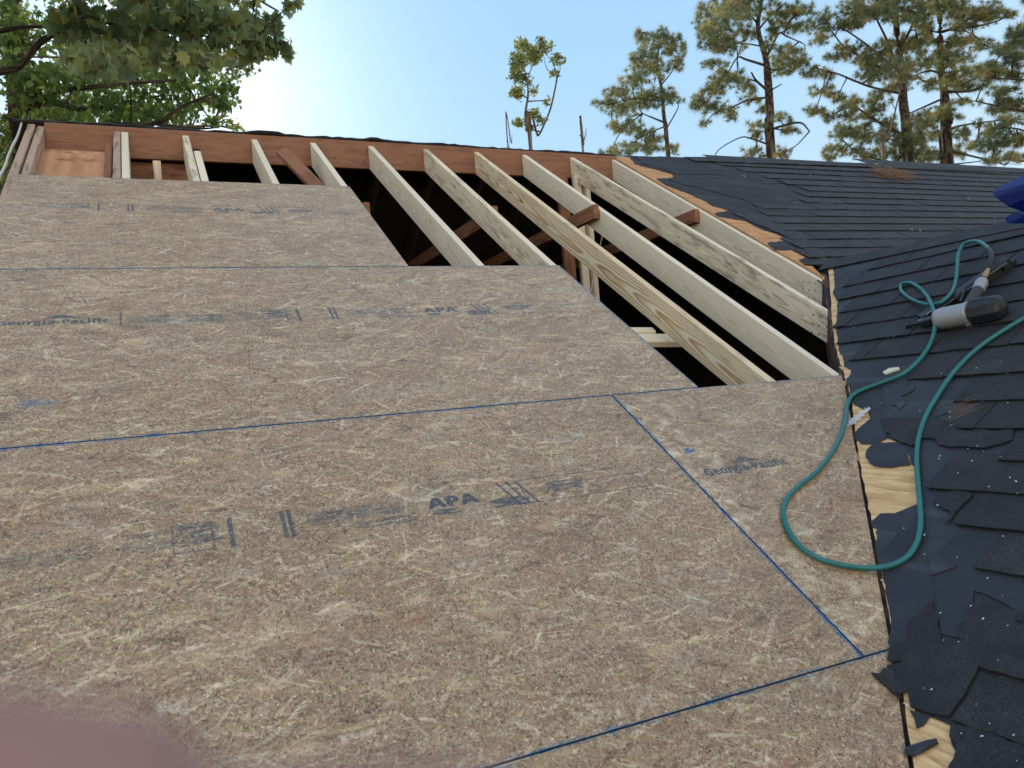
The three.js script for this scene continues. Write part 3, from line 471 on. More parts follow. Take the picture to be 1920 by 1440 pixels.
// ---- back slope: the same plane carried on to the right
const z3 = (l) => l.map(([x, y]) => mp(1000 + x / 2.769, 220 + y / 2.769));
const ridgeBack = [[2.40, 2.30], [3.6, 2.395], [5.35, 2.535], [8.3, 2.725], [12.2, 2.95]];
const ridT = (s) => { for (let i = 0; i < 4; i++) if (s <= ridgeBack[i + 1][0]) { const a = ridgeBack[i], b = ridgeBack[i + 1]; return a[1] + (b[1] - a[1]) * (s - a[0]) / (b[0] - a[0]); } return 2.95; };
{
  const rv = [12.2, -3.6];
  onF('plywood_deck', poly([[2.425, 2.30], ...torn([[2.425, 2.3], [2.385, -0.2], [2.45, -0.03]], 0.2, 0.002).slice(1), [2.56, -0.012], [5.5, -3.5], rv, ...ridgeBack.slice(1).reverse()], 0.0115, -0.0115), M.plyOld, MAIN, 'bare plywood strip beside the last rafter');
  const edge = torn(z3([[405, 196], [500, 207], [528, 245], [620, 268], [722, 297], [720, 316], [640, 320], [690, 355], [800, 395], [900, 440], [930, 462], [1022, 486], [940, 500], [960, 516], [1100, 540], [1180, 580], [1280, 615], [1310, 640], [1215, 652], [1250, 690], [1350, 690], [1440, 715], [1380, 742], [1412, 768], [1530, 776]]), 0.03, 0.008);
  const fl = onF('roofing_felt', poly([...edge, [2.60, -0.02], [5.45, -3.4], [12.1, -3.5], ...ridgeBack.slice(1).reverse().map((p) => [p[0], p[1] - 0.005])], 0.0025, 0.0006), M.feltBack, MAIN, 'torn felt on the back slope beside the plywood strip');
  // loose layers of felt with curled steps between them
  for (const [pts, z, k] of [
    [[[520, 205], [935, 212], [1010, 275], [1150, 290], [1300, 350], [1130, 345], [960, 300], [760, 300], [560, 240]], 0.0034, 0],
    [[[700, 330], [960, 305], [1180, 350], [1420, 415], [1300, 450], [1120, 440], [900, 380]], 0.0040, 1],
    [[[1140, 450], [1560, 452], [1560, 500], [1300, 520], [1180, 500]], 0.0060, 0],
    [[[1030, 500], [1200, 520], [1330, 575], [1480, 690], [1530, 760], [1440, 720], [1350, 640], [1180, 570]], 0.0072, 2],
    [[[1400, 770], [1500, 740], [1620, 735], [1540, 772]], 0.0065, 2]]) onF(k === 2 ? 'torn_shingle' : 'felt_flap', poly(torn(z3(pts), 0.05, 0.012, true), 0.003, z), k === 2 ? M.shingle[0] : M.feltBack, MAIN);
  const rest = [], rows = [2.575, 2.395, 2.215, 2.04, 1.865, 1.69, 1.525, 1.365, 1.21, 1.052, 0.897, 0.742, 0.595, 0.438, 0.285, 0.13, -0.02];
  const starts = [9, 1340, 1352, 1395, 1438, 1476, 1515, 1512, 1512, 1430, 1440, 1455, 1470, 1484, 1500, 1516, 1560];
  rows.forEach((t, k) => {
    let lo = 2.45, hi = 7; for (let i = 0; i < 40; i++) { const m = (lo + hi) / 2; toPx(mainW(m, t + 0.034 * (m - 4.5)))[0] < starts[k] ? lo = m : hi = m; }
    if (k === 0) lo = 5.6;
    for (const seg of [0]) course(fl, MAIN, rest, lo, 12.1, t, k, { slope: 0.034, xref: 4.5, sy: 1.1, keep: (c) => c[1] < 487 - (c[0] - 1600) * 0.2 });
  });
  const m = onF('shingle_field', mergeGeometries(rest), M.shingle[1], MAIN); m.userData.kind = 'stuff';
  // caps folded over the ridge
  const cw = 0.13, cg = () => { const q = rng((R() * 1e6) | 0), P = [], A = [[-0.16, 0.006, 0.0], [0.1, 0.001, 0.0]]; const g1 = new THREE.BoxGeometry(0.24, cw, 0.005, 3, 1, 1); g1.translate(0, -cw / 2, 0.012 + 0.004 * q()); return g1; };
  for (let s = 3.32; s < 9.2; s += 0.17) { const g = cg(), m1 = onF('ridge_cap', g, M.shingle[(R() * 4) | 0], off(MAIN, s, ridT(s) + 0.012, rr(0, 0.004))); m1.rotateZ(0.066 + rr(-0.02, 0.02)); m1.rotateY(-0.03); }
  const caps = []; for (let s = 9.2; s < 12; s += 0.17) { const g = cg(); g.translate(s, ridT(s) + 0.012, 0); caps.push(g); } onF('ridge_cap_field', mergeGeometries(caps), M.shingle[1], MAIN).userData.kind = 'stuff';
}
// ---------------------------------------------------------------- trees
const FLOOR = -4.9;
const leafMat = (r, g, b, tr = 0.35) => new THREE.MeshPhysicalMaterial({ color: new THREE.Color().setRGB(r, g, b), roughness: 0.85, transmission: tr, thickness: 0, side: THREE.DoubleSide, specularIntensity: 0.25 });
function lobedLeaf(seed) {                                    // a five-pointed leaf about 1 long, hung from its stalk
  const q = rng(seed), half = [[0.06, -0.12], [0.30, -0.20], [0.28, -0.02], [0.56, 0.02], [0.40, 0.20], [0.46, 0.48], [0.22, 0.46], [0, 0.84]], f = 0.16 + 0.2 * q(), P = [], bend = 0.25 * q();
  const z = (x, y) => Math.abs(x) * f - bend * y * y;
  for (const sgn of [-1, 1]) for (let i = 0; i < half.length - 1; i++) { const a = half[i], b = half[i + 1], t = [[0, -0.1], a, b]; if (i > 2) t[0] = [0, 0.2]; for (const k of sgn > 0 ? [0, 1, 2] : [0, 2, 1]) P.push(sgn * t[k][0], t[k][1], z(t[k][0], t[k][1])); if (i === 2) for (const k of sgn > 0 ? [[0, -0.1], b, [0, 0.2]] : [[0, -0.1], [0, 0.2], b]) P.push(sgn * k[0], k[1], z(k[0], k[1])); }
  const g = new THREE.BufferGeometry(); g.setAttribute('position', new THREE.Float32BufferAttribute(P, 3)); g.computeVertexNormals(); return g;
}
function sprig(seed, n, len, w) {                             // a twig end with n small oval leaves
  const q = rng(seed), P = [];
  for (let i = 0; i < n; i++) {
    const o = V((q() - 0.5) * 1, (q() - 0.5) * 1, (q() - 0.5) * 1).multiplyScalar(0.9), d = V(q() - 0.5, q() - 0.5, q() - 0.5).normalize(), e = d.clone().cross(V(q() - 0.5, q() - 0.5, q() - 0.5)).normalize(), l = len * (0.7 + 0.6 * q()), ww = w * (0.7 + 0.6 * q());
    const a = o, b = o.clone().addScaledVector(d, l * 0.45).addScaledVector(e, ww), c = o.clone().addScaledVector(d, l), f = o.clone().addScaledVector(d, l * 0.45).addScaledVector(e, -ww);
    for (const p of [a, b, c, a, c, f]) P.push(p.x, p.y, p.z);
  }
  const g = new THREE.BufferGeometry(); g.setAttribute('position', new THREE.Float32BufferAttribute(P, 3)); g.computeVertexNormals(); return g;
}
function needleTuft(seed, n = 46) {                           // a brush of needles at a twig's end, radius 1
  const q = rng(seed), P = [];
  for (let i = 0; i < n; i++) {
    const th = q() * Math.PI * 2, ph = Math.acos(1 - 1.35 * q()), d = V(Math.sin(ph) * Math.cos(th), Math.cos(ph), Math.sin(ph) * Math.sin(th)), e = d.clone().cross(V(q() - 0.5, q() - 0.5, q() - 0.5)).normalize(), l = 0.75 + 0.35 * q(), o = V(0, -0.25 + 0.5 * q(), 0);
    const w = 0.034, a = o.clone().addScaledVector(e, w), b = o.clone().addScaledVector(e, -w), c = o.clone().addScaledVector(d, l); c.y -= 0.12 * l * l;
    for (const p of [a, b, c]) P.push(p.x, p.y, p.z);
  }
  const g = new THREE.BufferGeometry(); g.setAttribute('position', new THREE.Float32BufferAttribute(P, 3)); g.computeVertexNormals(); return g;
}
function scatter(parent, name, geo, mat, mats, cols) {
  const im = new THREE.InstancedMesh(geo, mat, mats.length); im.name = name; const c = new THREE.Color();
  mats.forEach((m, i) => { im.setMatrixAt(i, m); const k = cols[(R() * cols.length) | 0], j = rr(0.75, 1.25); im.setColorAt(i, c.setRGB(k[0] * j, k[1] * j, k[2] * j)); });
  im.castShadow = im.receiveShadow = true; im.userData.kind = 'stuff'; parent.add(im); return im;
}
const QQ = new THREE.Quaternion(), EE = new THREE.Euler();
const pose = (p, rx, ry, rz, s) => new THREE.Matrix4().compose(p, QQ.setFromEuler(EE.set(rx, ry, rz)), V(s, s, s));
// points of the crown: a picture ellipse carried to its own depth, with as much depth as width
function cloud(blob, D, n, deep = 1, upr = false) {
  const [px, py, rx, ry] = blob.map((v, i) => (i > 1 && upr ? v * 1.22 : v)), k = D / 1300, dz = gauss() * 0.9 * deep, o = [];
  for (let i = 0; i < n; i++) { const a = rr(0, 2 * Math.PI), u = rr(-1, 1), r = Math.pow(R(), 0.45), s = Math.sqrt(1 - u * u); o.push(at(px + rx * r * s * Math.cos(a), py + ry * r * u, D + dz + rx * k * r * s * Math.sin(a))); }
  return o;
}
const nearest = (p, pts) => { let b = pts[0], d = 1e9; for (const q of pts) { const e = q.distanceToSquared(p); if (e < d) { d = e; b = q; } } return b; };
function tree({ name, label, category = 'tree', group, D, trunks, limbs = [], blobs, bark, leaf, mats, size, cols, dens, deep = 1, upright = true, extra = [] }) {
  const first = trunks[0][0], foot = at(first[0], first[1], D); foot.y = FLOOR - 0.1;
  const t = thing(name, label, category, group, foot), L = (p) => p.clone().sub(foot), spine = [];
  const limb = (list, dD0, dD1, nm, seg, mt) => {
    const pts = list.map((p, i) => at(p[0], p[1], D + dD0 + (dD1 - dD0) * i / Math.max(1, list.length - 1))), rad = list.map((p) => p[2] * D / 1461.4 / 2);
    return [pts, rad, nm, seg, mt];
  };
  trunks.forEach((tr, i) => {
    const [pts, rad] = limb(tr, i * 0.3, i * 0.3); 
    if (tr[0].ground !== false) { const b = pts[0].clone(); b.y = FLOOR - 0.1; b.x += (pts[0].x - pts[1].x) * 0.6; pts.unshift(b); rad.unshift(rad[0] * 1.5); }
    mesh('trunk', tube(pts.map(L), rad, 9, pts.length * 5), bark, t); for (let j = 0; j < pts.length - 1; j++) for (let k = 0; k < 6; k++) if (j || tr[0].ground === false) spine.push(pts[j].clone().lerp(pts[j + 1], k / 6));
  });
  limbs.forEach((l) => { const e = rr(-1, 1) * deep * 1.2, [pts, rad] = limb(l, 0, e); pts[0].copy(nearest(pts[0], spine)); mesh('branch', tube(pts.map(L), rad, 6, pts.length * 4), bark, t); for (let j = 0; j < pts.length - 1; j++) for (let k = 1; k <= 5; k++) spine.push(pts[j].clone().lerp(pts[j + 1], k / 5)); });
  const M4 = [], tw = [];
  for (const b of blobs) {
    const n = Math.max(3, Math.round(b[2] * b[3] * dens * (b[4] || 1))), pts = cloud(b, D, n, deep, upright), c = pts.reduce((a, p) => a.add(p), V(0, 0, 0)).divideScalar(n);
    const root = nearest(c, spine), mid = root.clone().lerp(c, 0.55).add(V(rr(-0.1, 0.1), rr(-0.05, 0.15), rr(-0.1, 0.1)).multiplyScalar(D / 20));
    const tr0 = 0.0011 * D; tw.push(tube([L(root), L(mid), L(c)], [tr0, tr0 * 0.7, tr0 * 0.45], 4, 5));
    const sub = []; for (let k = 0; k < Math.min(9, Math.ceil(n / 7)); k++) { const e = pts[(R() * n) | 0]; sub.push(e); tw.push(tube([L(R() < 0.5 ? mid : c), L(c.clone().lerp(e, 0.5).add(V(0, 0.02 * D / 20, 0))), L(e)], [tr0 * 0.5, tr0 * 0.4, tr0 * 0.25], 3, 3)); }
    for (const p of pts) { const s = size * rr(0.65, 1.25); if (upright) { const out = p.clone().sub(root).normalize().multiplyScalar(0.8).add(V(rr(-0.5, 0.5), rr(-0.1, 0.9), rr(-0.5, 0.5))).normalize(); M4.push(new THREE.Matrix4().compose(L(p), QQ.setFromUnitVectors(V(0, 1, 0), out), V(s, s, s))); } else M4.push(pose(L(p), rr(-1.2, 1.2), rr(0, 6.3), Math.PI + rr(-0.9, 0.9), s)); }
  }
  mesh('twigs', mergeGeometries(tw), bark, t).userData.kind = 'stuff';
  const per = mats.map(() => []); M4.forEach((m) => per[(R() * mats.length) | 0].push(m));
  per.forEach((l, i) => { if (l.length) scatter(t, 'crown', leaf[i % leaf.length], mats[i], l, cols); });
  return t;
}
const pineLeaf = [needleTuft(1), needleTuft(2), needleTuft(3)], PN = [leafMat(1, 1, 1, 0.45)];
const PM = [PN[0], PN[0], PN[0]];
const pineCols = [[0.27, 0.32, 0.17], [0.31, 0.35, 0.17], [0.40, 0.39, 0.18], [0.28, 0.33, 0.23], [0.23, 0.28, 0.17], [0.45, 0.38, 0.18]];
const pine = (o) => tree({ name: 'pine_tree', category: 'pine tree', group: 'pines beyond the ridge', bark: M.bark, leaf: pineLeaf, mats: PM, size: 0.185, cols: pineCols, dens: 0.108, ...o });
pine({
  label: 'tall pine left of the pine clump, one bare limb arching to its right', D: 24,
  trunks: [[[1447, 302, 17], [1444, 215, 15], [1440, 150, 14], [1436, 110, 11], [1426, 76, 9], [1421, 45, 8], [1427, 5, 7], [1431, -60, 5], [1432, -130, 3]]],
  limbs: [[[1434, 172, 5], [1418, 151, 4], [1409, 136, 3]], [[1431, 127, 5], [1400, 112, 4], [1383, 108, 3], [1365, 136, 2]], [[1439, 112, 5], [1450, 82, 4], [1461, 62, 3], [1475, 68, 3], [1498, 78, 2]], [[1420, 45, 4], [1400, 20, 3], [1385, 6, 2]], [[1431, 52, 4], [1444, 30, 3], [1475, 3, 2]],
    [[1437, 183, 4], [1405, 187, 3], [1370, 202, 3]], [[1450, 250, 5], [1463, 237, 4], [1500, 230, 4], [1518, 246, 2]], [[1435, 276, 4], [1409, 260, 3], [1388, 258, 2.4], [1351, 278, 2], [1337, 297, 2]], [[1448, 174, 3], [1465, 158, 2]], [[1432, 88, 3], [1400, 82, 3], [1360, 80, 2]]],
  blobs: [[1330, 40, 30, 35], [1345, 72, 32, 24], [1370, 30, 35, 30], [1400, 14, 30, 20], [1365, 88, 35, 16], [1398, 62, 20, 15], [1345, 120, 28, 9], [1465, 25, 30, 22], [1500, 14, 25, 14], [1485, 50, 30, 11], [1450, 62, 14, 15], [1476, 105, 30, 20], [1470, 130, 25, 13], [1500, 112, 18, 13], [1440, 86, 12, 12], [1355, 150, 30, 18], [1335, 170, 24, 14], [1310, 190, 25, 13], [1340, 201, 36, 12], [1371, 216, 12, 12], [1396, 165, 20, 14], [1410, 186, 18, 9], [1382, 140, 15, 11], [1430, 206, 12, 9], [1418, 236, 16, 11], [1465, 222, 20, 9], [1480, 246, 22, 8], [1426, 252, 15, 11], [1413, 287, 20, 12], [1466, 287, 15, 12], [1325, 232, 10, 8], [1430, -50, 95, 45], [1400, -20, 60, 25], [1432, -110, 45, 40]],
});
pine({
  label: 'small loose-crowned pine, leftmost of the pines above the ridge', D: 24, size: 0.175, deep: 0.7, dens: 0.13,
  cols: [[0.27, 0.33, 0.22], [0.36, 0.38, 0.18], [0.31, 0.36, 0.24], [0.46, 0.42, 0.2]],
  trunks: [[[1253, 294, 8], [1249, 250, 8], [1244, 210, 7], [1241, 170, 6], [1235, 140, 5], [1233, 110, 4], [1238, 66, 2]]],
  limbs: [[[1243, 232, 4], [1222, 220, 3], [1205, 213, 2]], [[1243, 237, 3], [1215, 250, 2.5], [1190, 262, 2]], [[1250, 246, 3], [1262, 220, 2.5], [1272, 200, 2], [1268, 192, 1.5]], [[1241, 160, 3], [1256, 140, 2], [1264, 126, 2]], [[1242, 190, 3], [1190, 185, 2], [1140, 195, 1.5]]],
  blobs: [[1240, 60, 15, 12], [1205, 66, 14, 12], [1225, 86, 34, 22], [1266, 86, 18, 25], [1272, 120, 12, 14], [1195, 110, 16, 18], [1220, 126, 34, 22], [1190, 150, 25, 18], [1160, 176, 25, 14], [1130, 195, 22, 11], [1166, 206, 30, 13], [1200, 190, 30, 20], [1230, 182, 25, 18], [1260, 180, 18, 14], [1175, 236, 30, 13], [1200, 246, 25, 11], [1155, 240, 12, 7], [1180, 277, 36, 11], [1215, 276, 25, 11], [1145, 286, 20, 7], [1262, 281, 12, 11], [1225, 262, 20, 13]],
});
pine({
  label: 'dense pine with two forking limbs, left trunk of the clump', D: 25,
  trunks: [[[1706, 309, 17], [1699, 230, 16], [1694, 195, 15], [1690, 137, 13], [1681, 57, 10], [1676, -30, 8], [1672, -120, 4]]],
  limbs: [[[1688, 125, 6], [1676, 108, 5], [1660, 69, 4], [1637, 23, 3]], [[1683, 103, 5], [1706, 57, 4], [1731, 0, 3]], [[1690, 150, 5], [1640, 122, 4], [1605, 101, 4], [1580, 85, 3], [1557, 55, 2]], [[1692, 180, 5], [1640, 165, 4], [1601, 151, 4], [1569, 138, 3], [1523, 126, 2]], [[1698, 255, 5], [1651, 231, 4], [1610, 204, 3]], [[1705, 305, 4], [1642, 298, 3], [1605, 284, 3], [1576, 259, 2]], [[1690, 140, 4], [1620, 80, 3], [1575, 50, 2]]],
  blobs: [[1545, 45, 28, 25], [1535, 75, 20, 11], [1600, 25, 30, 25], [1590, 46, 20, 13], [1640, 20, 40, 22], [1690, 20, 45, 25], [1720, 36, 25, 14], [1590, 90, 25, 11], [1570, 105, 22, 9], [1620, 110, 25, 16], [1650, 95, 25, 20], [1690, 85, 30, 22], [1720, 80, 25, 25], [1660, 125, 35, 22], [1630, 140, 25, 16], [1525, 135, 25, 11], [1548, 141, 18, 8], [1700, 130, 30, 22], [1680, 160, 30, 14], [1545, 171, 25, 11], [1566, 182, 20, 9], [1530, 206, 20, 11], [1550, 218, 14, 12], [1600, 196, 25, 15], [1635, 206, 20, 20], [1600, 216, 25, 9], [1650, 186, 20, 14], [1600, 241, 35, 12], [1580, 256, 30, 11], [1620, 256, 20, 13], [1575, 281, 28, 12], [1560, 296, 20, 7], [1615, 287, 15, 11], [1690, 272, 15, 24], [1720, 267, 22, 15], [1685, 297, 15, 9], [1670, 232, 15, 15], [1645, 290, 30, 12], [1722, 240, 26, 26], [1660, 262, 26, 18], [1715, 296, 26, 10], [1670, -50, 110, 45], [1660, -110, 60, 50]],
});
pine({
  label: 'pine with orange-lit bark, right trunk of the clump', D: 26.5,
  trunks: [[[1779, 309, 16], [1778, 229, 14], [1772, 183, 13], [1763, 115, 11], [1762, 34, 8], [1752, -30, 6], [1748, -110, 3]], [[1768, 309, 7], [1767, 262, 6], [1765, 205, 4], [1764, 160, 3]]],
  limbs: [[[1763, 64, 5], [1791, 53, 4], [1832, 49, 3]], [[1775, 174, 6], [1821, 170, 4], [1855, 154, 3]], [[1782, 242, 4], [1809, 234, 3], [1878, 225, 2]], [[1786, 277, 4], [1844, 298, 3], [1885, 309, 2]], [[1763, 188, 4], [1729, 202, 3], [1704, 213, 2]], [[1784, 206, 4], [1729, 229, 3], [1711, 245, 2]], [[1782, 312, 3], [1815, 305, 2], [1840, 302, 1.5]], [[1770, 140, 4], [1740, 133, 3], [1705, 146, 2]]],
  blobs: [[1760, 15, 30, 20], [1800, 20, 30, 20], [1830, 36, 35, 17], [1860, 20, 30, 17], [1890, 26, 14, 9], [1800, 51, 30, 9], [1740, 60, 18, 25], [1785, 80, 25, 18], [1815, 76, 25, 13], [1850, 86, 25, 13], [1770, 110, 20, 20], [1800, 106, 25, 13], [1740, 116, 20, 20], [1785, 140, 25, 18], [1820, 136, 25, 13], [1745, 160, 25, 11], [1790, 166, 25, 9], [1830, 161, 30, 9], [1810, 191, 30, 7], [1760, 206, 25, 15], [1745, 226, 20, 11], [1790, 216, 16, 11], [1760, 251, 25, 13], [1740, 291, 25, 15], [1800, 286, 14, 11], [1840, 231, 15, 8], [1855, 251, 20, 12], [1768, 288, 18, 14], [1820, 274, 26, 12], [1800, 250, 18, 12], [1770, -50, 110, 45], [1755, -110, 50, 50]],
});
pine({
  label: 'pine at the right edge whose trunk stands outside the picture', D: 23,
  trunks: [[[1985, 330, 18], [1985, 220, 16], [1980, 120, 13], [1975, 20, 9], [1972, -90, 4]]],
  limbs: [[[1984, 220, 5], [1905, 206, 4], [1830, 190, 2]], [[1982, 290, 4], [1920, 245, 3], [1850, 240, 2]], [[1980, 150, 4], [1930, 150, 3], [1850, 146, 2]], [[1984, 320, 4], [1900, 300, 3], [1850, 302, 2]]],
  blobs: [[1902, 70, 20, 22], [1882, 96, 25, 11], [1906, 110, 22, 13], [1860, 130, 30, 13], [1896, 141, 28, 11], [1850, 141, 20, 9], [1880, 171, 30, 9], [1890, 191, 30, 9], [1906, 201, 20, 8], [1870, 206, 25, 7], [1896, 226, 25, 8], [1870, 241, 22, 9], [1900, 261, 25, 15], [1860, 276, 25, 13], [1890, 296, 30, 9], [1850, 301, 15, 6], [1960, 60, 40, 40], [2000, 140, 60, 40], [1990, 220, 60, 40], [1975, -30, 60, 50]],
});
// thin dead stem leaning through the clump, and two broken snags
function snag(label, D, stems, bark, group) {
  const f = at(stems[0][0][0], stems[0][0][1], D); f.y = FLOOR - 0.1; const t = thing('dead_tree', label, 'dead tree', group, f);
  stems.forEach((s, i) => { const pts = s.map((p) => at(p[0], p[1], D)), rad = s.map((p) => p[2] * D / 1461 / 3.4); if (!i) { const b = pts[0].clone(); b.y = FLOOR - 0.1; pts.unshift(b); rad.unshift(rad[0] * 1.4); } mesh(i ? 'branch' : 'trunk', tube(pts.map((p) => p.sub(f)), rad, 6, pts.length * 4), bark, t); });
}
snag('thin pale dead stem leaning right among the pine clump', 22, [[[1660, 307, 6], [1665, 263, 6], [1679, 206, 5], [1690, 160, 3.5], [1703, 117, 2]], [[1656, 306, 5], [1653, 270, 4], [1640, 252, 2]], [[1679, 206, 3], [1672, 190, 2], [1668, 150, 1.5]]], M.barkPale);
snag('broken pale snag with one spike above the ridge', 12, [[[1094, 294, 7], [1094, 272, 6.5], [1092, 259, 7], [1087, 253, 5]], [[1094, 266, 4], [1098, 252, 3], [1099, 240, 1.2]]], M.barkPale);
snag('small forked bare snag left of the young tree', 12, [[[953, 285, 4], [959, 270, 3], [960, 250, 1.2]], [[955, 278, 2], [951, 268, 1.4], [950, 262, 0.8]], [[955, 276, 1.2], [954, 246, 0.8], [946, 242, 0.6]]], M.barkPale);
tree({
  name: 'young_tree', label: 'slender young tree with two stems and sparse yellow-green leaves', category: 'tree', D: 15, bark: M.barkPale, deep: 0.35, upright: false, size: 0.082, dens: 0.21,
  leaf: [sprig(5, 7, 0.7, 0.2), sprig(6, 7, 0.7, 0.2)], mats: [leafMat(1, 1, 1, 0.4), leafMat(1, 1, 1, 0.4)], cols: [[0.33, 0.37, 0.1], [0.4, 0.42, 0.12], [0.26, 0.32, 0.14], [0.22, 0.29, 0.14], [0.42, 0.40, 0.17]],
  trunks: [[[995, 284, 6], [988, 245, 5], [985, 215, 5], [990, 178, 4], [988, 150, 3], [982, 122, 2], [980, 90, 1.2]], [[996, 278, 5], [1010, 255, 4.4], [1030, 210, 4], [1040, 170, 3.5], [1044, 142, 3], [1037, 120, 2], [1022, 98, 1.2]]],
  limbs: [[[1044, 142, 2.4], [1050, 131, 1.6], [1048, 115, 1]], [[1040, 140, 2], [1028, 132, 1.5], [1020, 112, 1]], [[988, 150, 2], [1000, 120, 1.4], [1010, 95, 1]]],
  blobs: [[980, 85, 18, 14], [970, 115, 18, 20, 1.5], [1000, 105, 20, 18, 1.5], [965, 140, 14, 20], [985, 150, 16, 13], [970, 175, 14, 12, 2], [1020, 90, 20, 13], [1046, 112, 15, 10], [1040, 138, 8, 7], [970, 230, 12, 9, 1.6], [1000, 215, 14, 11], [1015, 226, 10, 8], [1026, 190, 7, 9], [995, 241, 8, 6], [1000, 170, 10, 8], [1012, 75, 8, 8]],
});
// broadleaf trees at the left
const lobed = [lobedLeaf(1), lobedLeaf(2), lobedLeaf(3)];
tree({
  name: 'broadleaf_tree', label: 'nearest leafy tree overhanging from the upper left with big lobed leaves', category: 'tree', D: 6.8, bark: M.barkDark, deep: 0.8, upright: false, size: 0.10, dens: 0.058,
  leaf: lobed, mats: [leafMat(1, 1, 1, 0.5), leafMat(1, 1, 1, 0.5), leafMat(1, 1, 1, 0.5)], cols: [[0.21, 0.27, 0.13], [0.25, 0.30, 0.13], [0.32, 0.34, 0.12], [0.23, 0.28, 0.16]],
  trunks: [[[-330, 420, 60], [-330, 200, 56], [-300, 40, 50], [-260, -160, 40], [-240, -330, 26]]],
  limbs: [[[-320, 190, 26], [-150, 150, 22], [0, 134, 13], [40, 122, 12], [70, 84, 11], [112, 58, 8], [200, 10, 5]], [[-270, -120, 24], [0, -90, 18], [200, -60, 12], [420, -30, 8], [520, 20, 4]], [[-290, 0, 22], [-60, 60, 10], [60, 50, 6], [200, 60, 4], [330, 70, 3]], [[150, 38, 5], [300, 55, 4], [460, 80, 3]]],
  blobs: [[330, 14, 170, 42], [255, 66, 150, 46], [140, 36, 62, 40, 0.7], [420, 56, 90, 42], [478, 84, 48, 34], [500, 50, 36, 30], [527, 84, 22, 16, 1.3], [540, 100, 12, 9, 2], [545, 8, 18, 12, 1.4], [352, 104, 90, 28], [200, 112, 90, 34], [300, -50, 260, 50, 0.7], [90, -60, 160, 50, 0.6], [-80, 20, 80, 70, 0.5], [-180, -100, 160, 90, 0.4], [480, -40, 80, 30, 0.7]],
});
tree({
  name: 'broadleaf_tree', label: 'second leafy tree, its trunk rising behind the left end of the ridge', category: 'tree', D: 11.5, bark: M.barkDark, deep: 1.6, upright: false, size: 0.09, dens: 0.10,
  leaf: lobed, mats: [leafMat(1, 1, 1, 0.45), leafMat(1, 1, 1, 0.45), leafMat(1, 1, 1, 0.45)], cols: [[0.12, 0.19, 0.055], [0.16, 0.23, 0.055], [0.10, 0.16, 0.055], [0.24, 0.30, 0.06]],
  trunks: [[[48, 262, 46], [42, 200, 42], [34, 120, 36], [22, 20, 30], [16, -120, 20]]],
  limbs: [[[44, 180, 14], [110, 194, 12], [150, 204, 9], [230, 200, 6]], [[40, 240, 12], [90, 180, 9], [200, 160, 7], [330, 150, 4]], [[46, 250, 12], [180, 235, 10], [290, 232, 8], [340, 200, 6], [400, 175, 3]], [[330, 218, 5], [380, 241, 4], [420, 236, 2]], [[36, 130, 14], [90, 140, 10], [140, 140, 6]], [[24, 40, 10], [46, 60, 6], [60, 90, 4]], [[60, 60, 6], [20, 8, 4], [16, -10, 3]]],
  blobs: [[180, 188, 130, 50], [320, 178, 108, 46], [270, 216, 118, 26, 1.3], [330, 140, 90, 30], [412, 172, 38, 34, 0.8], [420, 196, 30, 20, 0.8], [398, 226, 28, 16, 0.7], [60, 160, 60, 60, 0.7], [20, 60, 60, 70, 0.7], [110, 140, 70, 36, 0.8], [120, 226, 90, 22, 0.8], [26, 250, 40, 50, 0.35], [0, 340, 30, 70, 0.5], [240, 120, 120, 40], [120, 60, 80, 60, 0.5], [150, -60, 200, 70, 0.3], [-90, 160, 90, 120, 0.35], [440, 160, 16, 14, 0.8]],
});
tree({
  name: 'oak_tree', label: 'far fine-leaved tree showing through behind the left trees', category: 'tree', D: 19, bark: M.bark, deep: 1.5, upright: false, size: 0.26, dens: 0.036,
  leaf: [sprig(8, 9, 0.42, 0.13), sprig(9, 9, 0.42, 0.13)], mats: [leafMat(1, 1, 1, 0.5), leafMat(1, 1, 1, 0.5)], cols: [[0.2, 0.25, 0.075], [0.28, 0.31, 0.08], [0.15, 0.2, 0.075], [0.36, 0.33, 0.11]],
  trunks: [[[130, 420, 30], [140, 250, 26], [150, 150, 18], [160, 40, 10]]],
  limbs: [[[140, 240, 9], [260, 235, 7], [360, 205, 5], [430, 130, 3]], [[142, 260, 8], [300, 240, 5], [400, 236, 4], [436, 242, 2]], [[138, 280, 9], [40, 250, 6], [0, 220, 4]]],
  blobs: [[446, 112, 26, 26, 1.1], [430, 140, 24, 18, 0.8], [462, 132, 16, 8, 0.6], [424, 214, 22, 16, 0.7], [438, 236, 20, 9, 0.9], [345, 226, 24, 12, 0.8], [60, 250, 70, 80], [8, 400, 60, 90, 1.2], [-20, 300, 60, 90, 1.2], [120, 200, 80, 50, 0.8], [260, 215, 60, 24, 0.6], [30, 60, 50, 90, 0.5], [-80, 420, 90, 120, 0.8], [390, 130, 30, 26, 0.6]],
});

